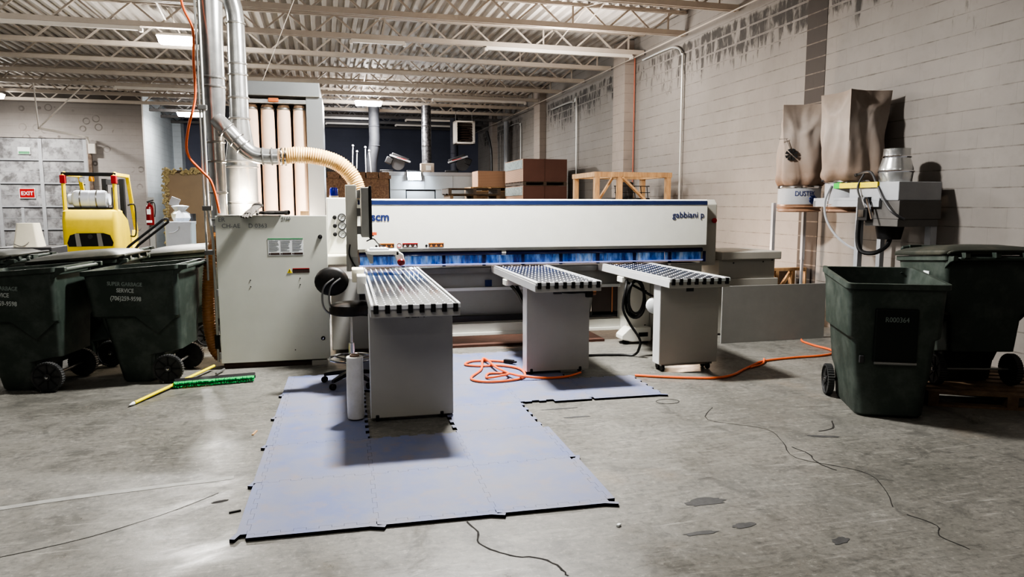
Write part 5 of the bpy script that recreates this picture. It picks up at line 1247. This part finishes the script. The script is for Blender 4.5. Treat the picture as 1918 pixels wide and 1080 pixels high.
# canvas bags hung from their top corners, wider at the foot, with soft folds
def bag(y, z0, z1, ht, wb, turn, seed, sag):
    """canvas hung from a square frame: straight top edges, swags below them, ridges down from the corners, gathered round the drum"""
    n = 80; H = z1-z0; L = []; nz = 44
    for k in range(nz+1):
        u = k/nz; z = z0+H*u; v = H-(z-z0); loop = []
        for i in range(n):
            q = 4*i/n; f = int(q); sx = (q-f)*2-1                       # face and place along it
            c = [(1,-1),(1,1),(-1,1),(-1,-1)][f]; c2 = [(1,1),(-1,1),(-1,-1),(1,-1)][f]
            px_ = (c[0]*(1-sx)+c2[0]*(1+sx))/2*ht; py_ = (c[1]*(1-sx)+c2[1]*(1+sx))/2*ht
            a = math.atan2(py_, px_); cx_, cy_ = wb*math.cos(a), wb*math.sin(a)
            m = min(1,(1-u)*1.02)**1.15
            x, yy = px_*(1-m)+cx_*m, py_*(1-m)+cy_*m
            cat = sag[f]*(1-sx*sx)                                        # the swag's line
            d = (v-cat)/.06
            r = 1 - .20*(1-sx*sx)*(1/(1+math.exp((v-cat)/.02))) + .13*math.exp(-d*d)*(1-sx*sx)
            r += .075*math.sin(6*a+seed+u*2)*(1-u)**.6 + .024*math.sin(11*a-u*6+seed*2)*(1-u*.6) + .05*abs(sx)**6*(u)
            r += .05*math.sin(a*3+9*u+seed)*math.exp(-((u-.4)/.25)**2)
            r += .06*math.cos(9*sx+2.5*u+f)*(1-abs(sx))*math.exp(-((u-.45)/.35)**2)
            if u < .09: r *= .86+.14*math.sin(PI/2*u/.09)
            if .04 < u < .16: r += .03*math.sin(PI*(u-.04)/.12)
            loop.append((x*r, yy*r, z))
        L.append(loop)
    L.append([(p[0]*.93, p[1]*.93, z1-.012) for p in L[-1]])
    b = B(); b.loft(L); b.bm.transform(Matrix.Translation((0,y,0)) @ Matrix.Rotation(R_(turn),4,'Z'))
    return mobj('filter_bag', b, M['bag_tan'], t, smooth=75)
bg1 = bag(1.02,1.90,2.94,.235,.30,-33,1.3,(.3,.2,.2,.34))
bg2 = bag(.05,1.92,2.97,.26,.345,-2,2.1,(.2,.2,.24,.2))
# wheel emblem printed on the far bag
b = B(); dx_ = Vector((.839,-.545,0)); cw_ = Vector((0,1.02,2.30))+Vector((-.545,-.839,0))*.285-dx_*.13; nrm = Vector((dx_.y,-dx_.x,0))
wedges(b, cw_, dx_, Vector((-.545,-.839,0)), .016, .078)
b.bar(cw_+Vector((0,0,.03)),cw_-dx_*.07+Vector((0,0,.2)),.02,.004); b.bar(cw_-dx_*.16+Vector((0,0,.2)),cw_-dx_*.05+Vector((0,0,.205)),.008,.004)
mobj('wheel_emblem', b, M['black'], bg1, smooth=0)
# collapsed lower bags
for y, r in ((1.02,.27),(.05,.29)):
    b = B(); b.lathe([(r*.9,1.56),(r*1.03,1.575),(r*.97,1.60),(r*1.05,1.625),(r*.99,1.64),(r*1.02,1.66)],(0,y,0),n=32); mobj('lower_bag', b, plain('clear dusty bag',(150,118,96),.4,var=.3), t)
b = B(); b.prism([(-.28,-.32),(.27,-.32),(.27,.02),(-.28,.02)],'z',1.68,1.92) if False else b.box(-.26,-.98,1.70,.3,-.24,1.90); fh = mobj('fan_housing', b, M['pale_grey'], t, smooth=0, bevel=.008)
b = B(); b.box(-.285,-.70,1.845,-.262,-.1,1.905); mobj('yellow_label', b, M['yellow_label'], fh, smooth=0)
b = B(); b.box(-.285,-.1,1.845,-.262,.0,1.905); mobj('green_label', b, M['lime_label'], fh, smooth=0)
b = B(); b.box(-.285,-.74,1.70,-.275,.35,1.735); b.box(-.29,-.74,1.63,-.25,.35,1.70); b.box(-.29,.3,1.63,.25,.35,1.70); mobj('frame_rail', b, M['pale_grey'], t, smooth=0, bevel=.004)
b = B(); b.box(-.25,-.99,1.50,.3,-.62,1.70); b.box(-.25,-.98,1.42,.28,-.5,1.5); mobj('motor_plate', b, plain('dim motor plate',(92,90,88),.55,var=.1), t, smooth=0, bevel=.006)
b = B(); b.cyl((.0,-.6,1.27),(.0,-.6,1.42),.12,.15,n=20); mobj('motor', b, M['black'], t)
for x, y, r, z1 in ((-.24,1.22,.022,1.68),(.24,1.22,.022,1.68),(-.25,-.42,.03,1.7),(.25,-.92,.04,1.7),(.25,-.2,.03,1.7)):
    b = B(); b.box(x-r,y-r,.9,x+r,y+r,z1); b.box(x-r*.7,y-r*.7,.0,x+r*.7,y+r*.7,.9); b.box(x-.05,y-.05,0,x+.05,y+.05,.012); mobj('leg', b, M['pale_grey'], t, smooth=0)
# inlet cone, straps, hose, switch box
b = B(); b.lathe([(.165,1.90),(.17,1.96),(.178,2.02),(.172,2.06),(.14,2.17),(.135,2.26),(.14,2.27)],(.02,-.62,0),n=28,cap=False); b.lathe([(.17,1.9),(.16,1.9)],(.02,-.62,0),n=28,cap=False); cn = mobj('inlet_cone', b, M['galv'], t)
for r, z in ((.18,2.02),(.145,2.18)):
    b = B(); b.lathe([(r-.004,z-.012),(r+.006,z),(r-.004,z+.012)],(.02,-.62,0),n=28,cap=False); mobj('band', b, M['chrome'], cn)
b = B(); b.tube(smooth_path([(-.2,-.25,1.99),(-.22,-.5,2.02),(-.26,-.65,1.9),(-.29,-.8,1.72),(-.3,-.95,1.58),(-.2,-1.02,1.5)],6),.014,n=6); b.tube(smooth_path([(-.25,-.45,2.0),(-.3,-.42,1.85),(-.31,-.5,1.7),(-.31,-.6,1.6)],6),.012,n=6)
b.tube(smooth_path([(-.22,-.3,2.0),(-.15,-.05,1.98),(-.3,.2,1.94)],5),.014,n=6); mobj('strap', b, M['dark_grey'], t)
b = B(); b.tube(smooth_path([(-.3,.02,1.88),(-.33,.08,1.7),(-.33,.05,1.5),(-.31,-.08,1.32),(-.28,-.25,1.2),(-.26,-.38,1.15)],6),.014,n=6); mobj('hanging_strap', b, M['pale_grey'], t)
b = B(); b.box(-.33,-.62,1.48,-.27,-.46,1.74); sw = mobj('switch_box', b, M['black'], t, smooth=0, bevel=.006)
b = B(); b.box(-.345,-.58,1.52,-.33,-.5,1.60); b.bar((-.34,-.62,1.72),(-.35,-.72,1.5),.02,.02); b.bar((-.345,-.55,1.75),(-.345,-.62,1.62),.03,.02); mobj('clamp', b, M['chrome'], sw, smooth=0)
b = B(); b.tube(smooth_path([(-.28,-.44,1.48),(-.28,-.44,1.25),(-.27,-.5,1.13),(-.2,-.62,1.12),(-.08,-.66,1.2),(0,-.62,1.3)],6),.025,n=8); mobj('cable', b, M['black'], t)
# ================================================================== LIGHT, SKY, CAMERA
def area(loc, rot, size, power, col=(1,.96,.9), name='area light'):
    la = bpy.data.lights.new(name,'AREA'); la.shape = 'RECTANGLE'; la.size, la.size_y = size; la.energy = power; la.color = col
    o = bpy.data.objects.new(name, la); C.objects.link(o); o.location = loc; o.rotation_euler = rot; return o
def point(loc, power, r, col, name='point light'):
    la = bpy.data.lights.new(name,'POINT'); la.energy = power; la.shadow_soft_size = r; la.color = col
    o = bpy.data.objects.new(name, la); C.objects.link(o); o.location = loc; return o
area((1.2,7.2,4.62),(0,0,0),(.6,.3),600,(1,.98,.95),'high bay over the saw')
point((1.2,7.2,4.35),70,.25,(1,.97,.93),'high bay spill over the saw')
area((-1.6,1.5,4.95),(0,0,0),(4.5,3),105,(1,.97,.93),'added fill behind the viewer')  # broad unseen fill, added to light the bins and table fronts softly
area((3.5,-3.0,4.9),(0,0,0),(.7,.4),35,(1,.95,.88),'added fill behind the viewer')  # weak unseen fill, added behind the camera
point((-5.6,9.6,4.3),210,.3,(1,.97,.93),'added fill over the forklift aisle')  # added fill without a fixture, brightens the tote and the aisle
point((3.9,12.8,4.2),190,.3,(1,.95,.9),'added fill over the cardboard aisle')  # added fill without a fixture, brightens the far block wall
point((.5,26.5,3.9),90,.3,(.9,.94,1),'added cool fill over the office roof')  # added fill that lifts the dark back wall
point((-1.05,8.42,1.72),60,.05,(1,.84,.66),'hot work lamp behind the cabinet')
point((-.6,9.45,1.35),45,.08,(1,.78,.6),'warm lamp below the filter bags')
point((4.9,9.6,.9),100,.1,(1,.74,.55),'warm lamp behind the saw')
point((2.0,9.2,.5),14,.1,(1,.6,.4),'warm lamp under the saw')
w = bpy.data.worlds.new('dim hall'); bpy.context.scene.world = w; w.use_nodes = True
w.node_tree.nodes['Background'].inputs[0].default_value = (.9,.95,1,1); w.node_tree.nodes['Background'].inputs[1].default_value = .15
cam = bpy.data.cameras.new('camera'); cam.sensor_width = 36; cam.lens = 36*1340/1918; cam.clip_end = 200
co = bpy.data.objects.new('camera', cam); C.objects.link(co); co.location = (0,0,1.65)
p_ = math.atan(156/1340); y_ = R_(13.1)
Fw = Vector((math.sin(y_)*math.cos(p_), math.cos(y_)*math.cos(p_), -math.sin(p_)))
co.rotation_euler = Fw.to_track_quat('-Z','Y').to_euler()
sc = bpy.context.scene; sc.camera = co
sc.view_settings.view_transform = 'AgX'; sc.view_settings.look = 'AgX - High Contrast'; sc.view_settings.exposure = 0.25
sc.cycles.max_bounces = 8; sc.cycles.diffuse_bounces = 4; sc.cycles.glossy_bounces = 3; sc.cycles.use_denoising = True
sc.cycles.sample_clamp_indirect = 6
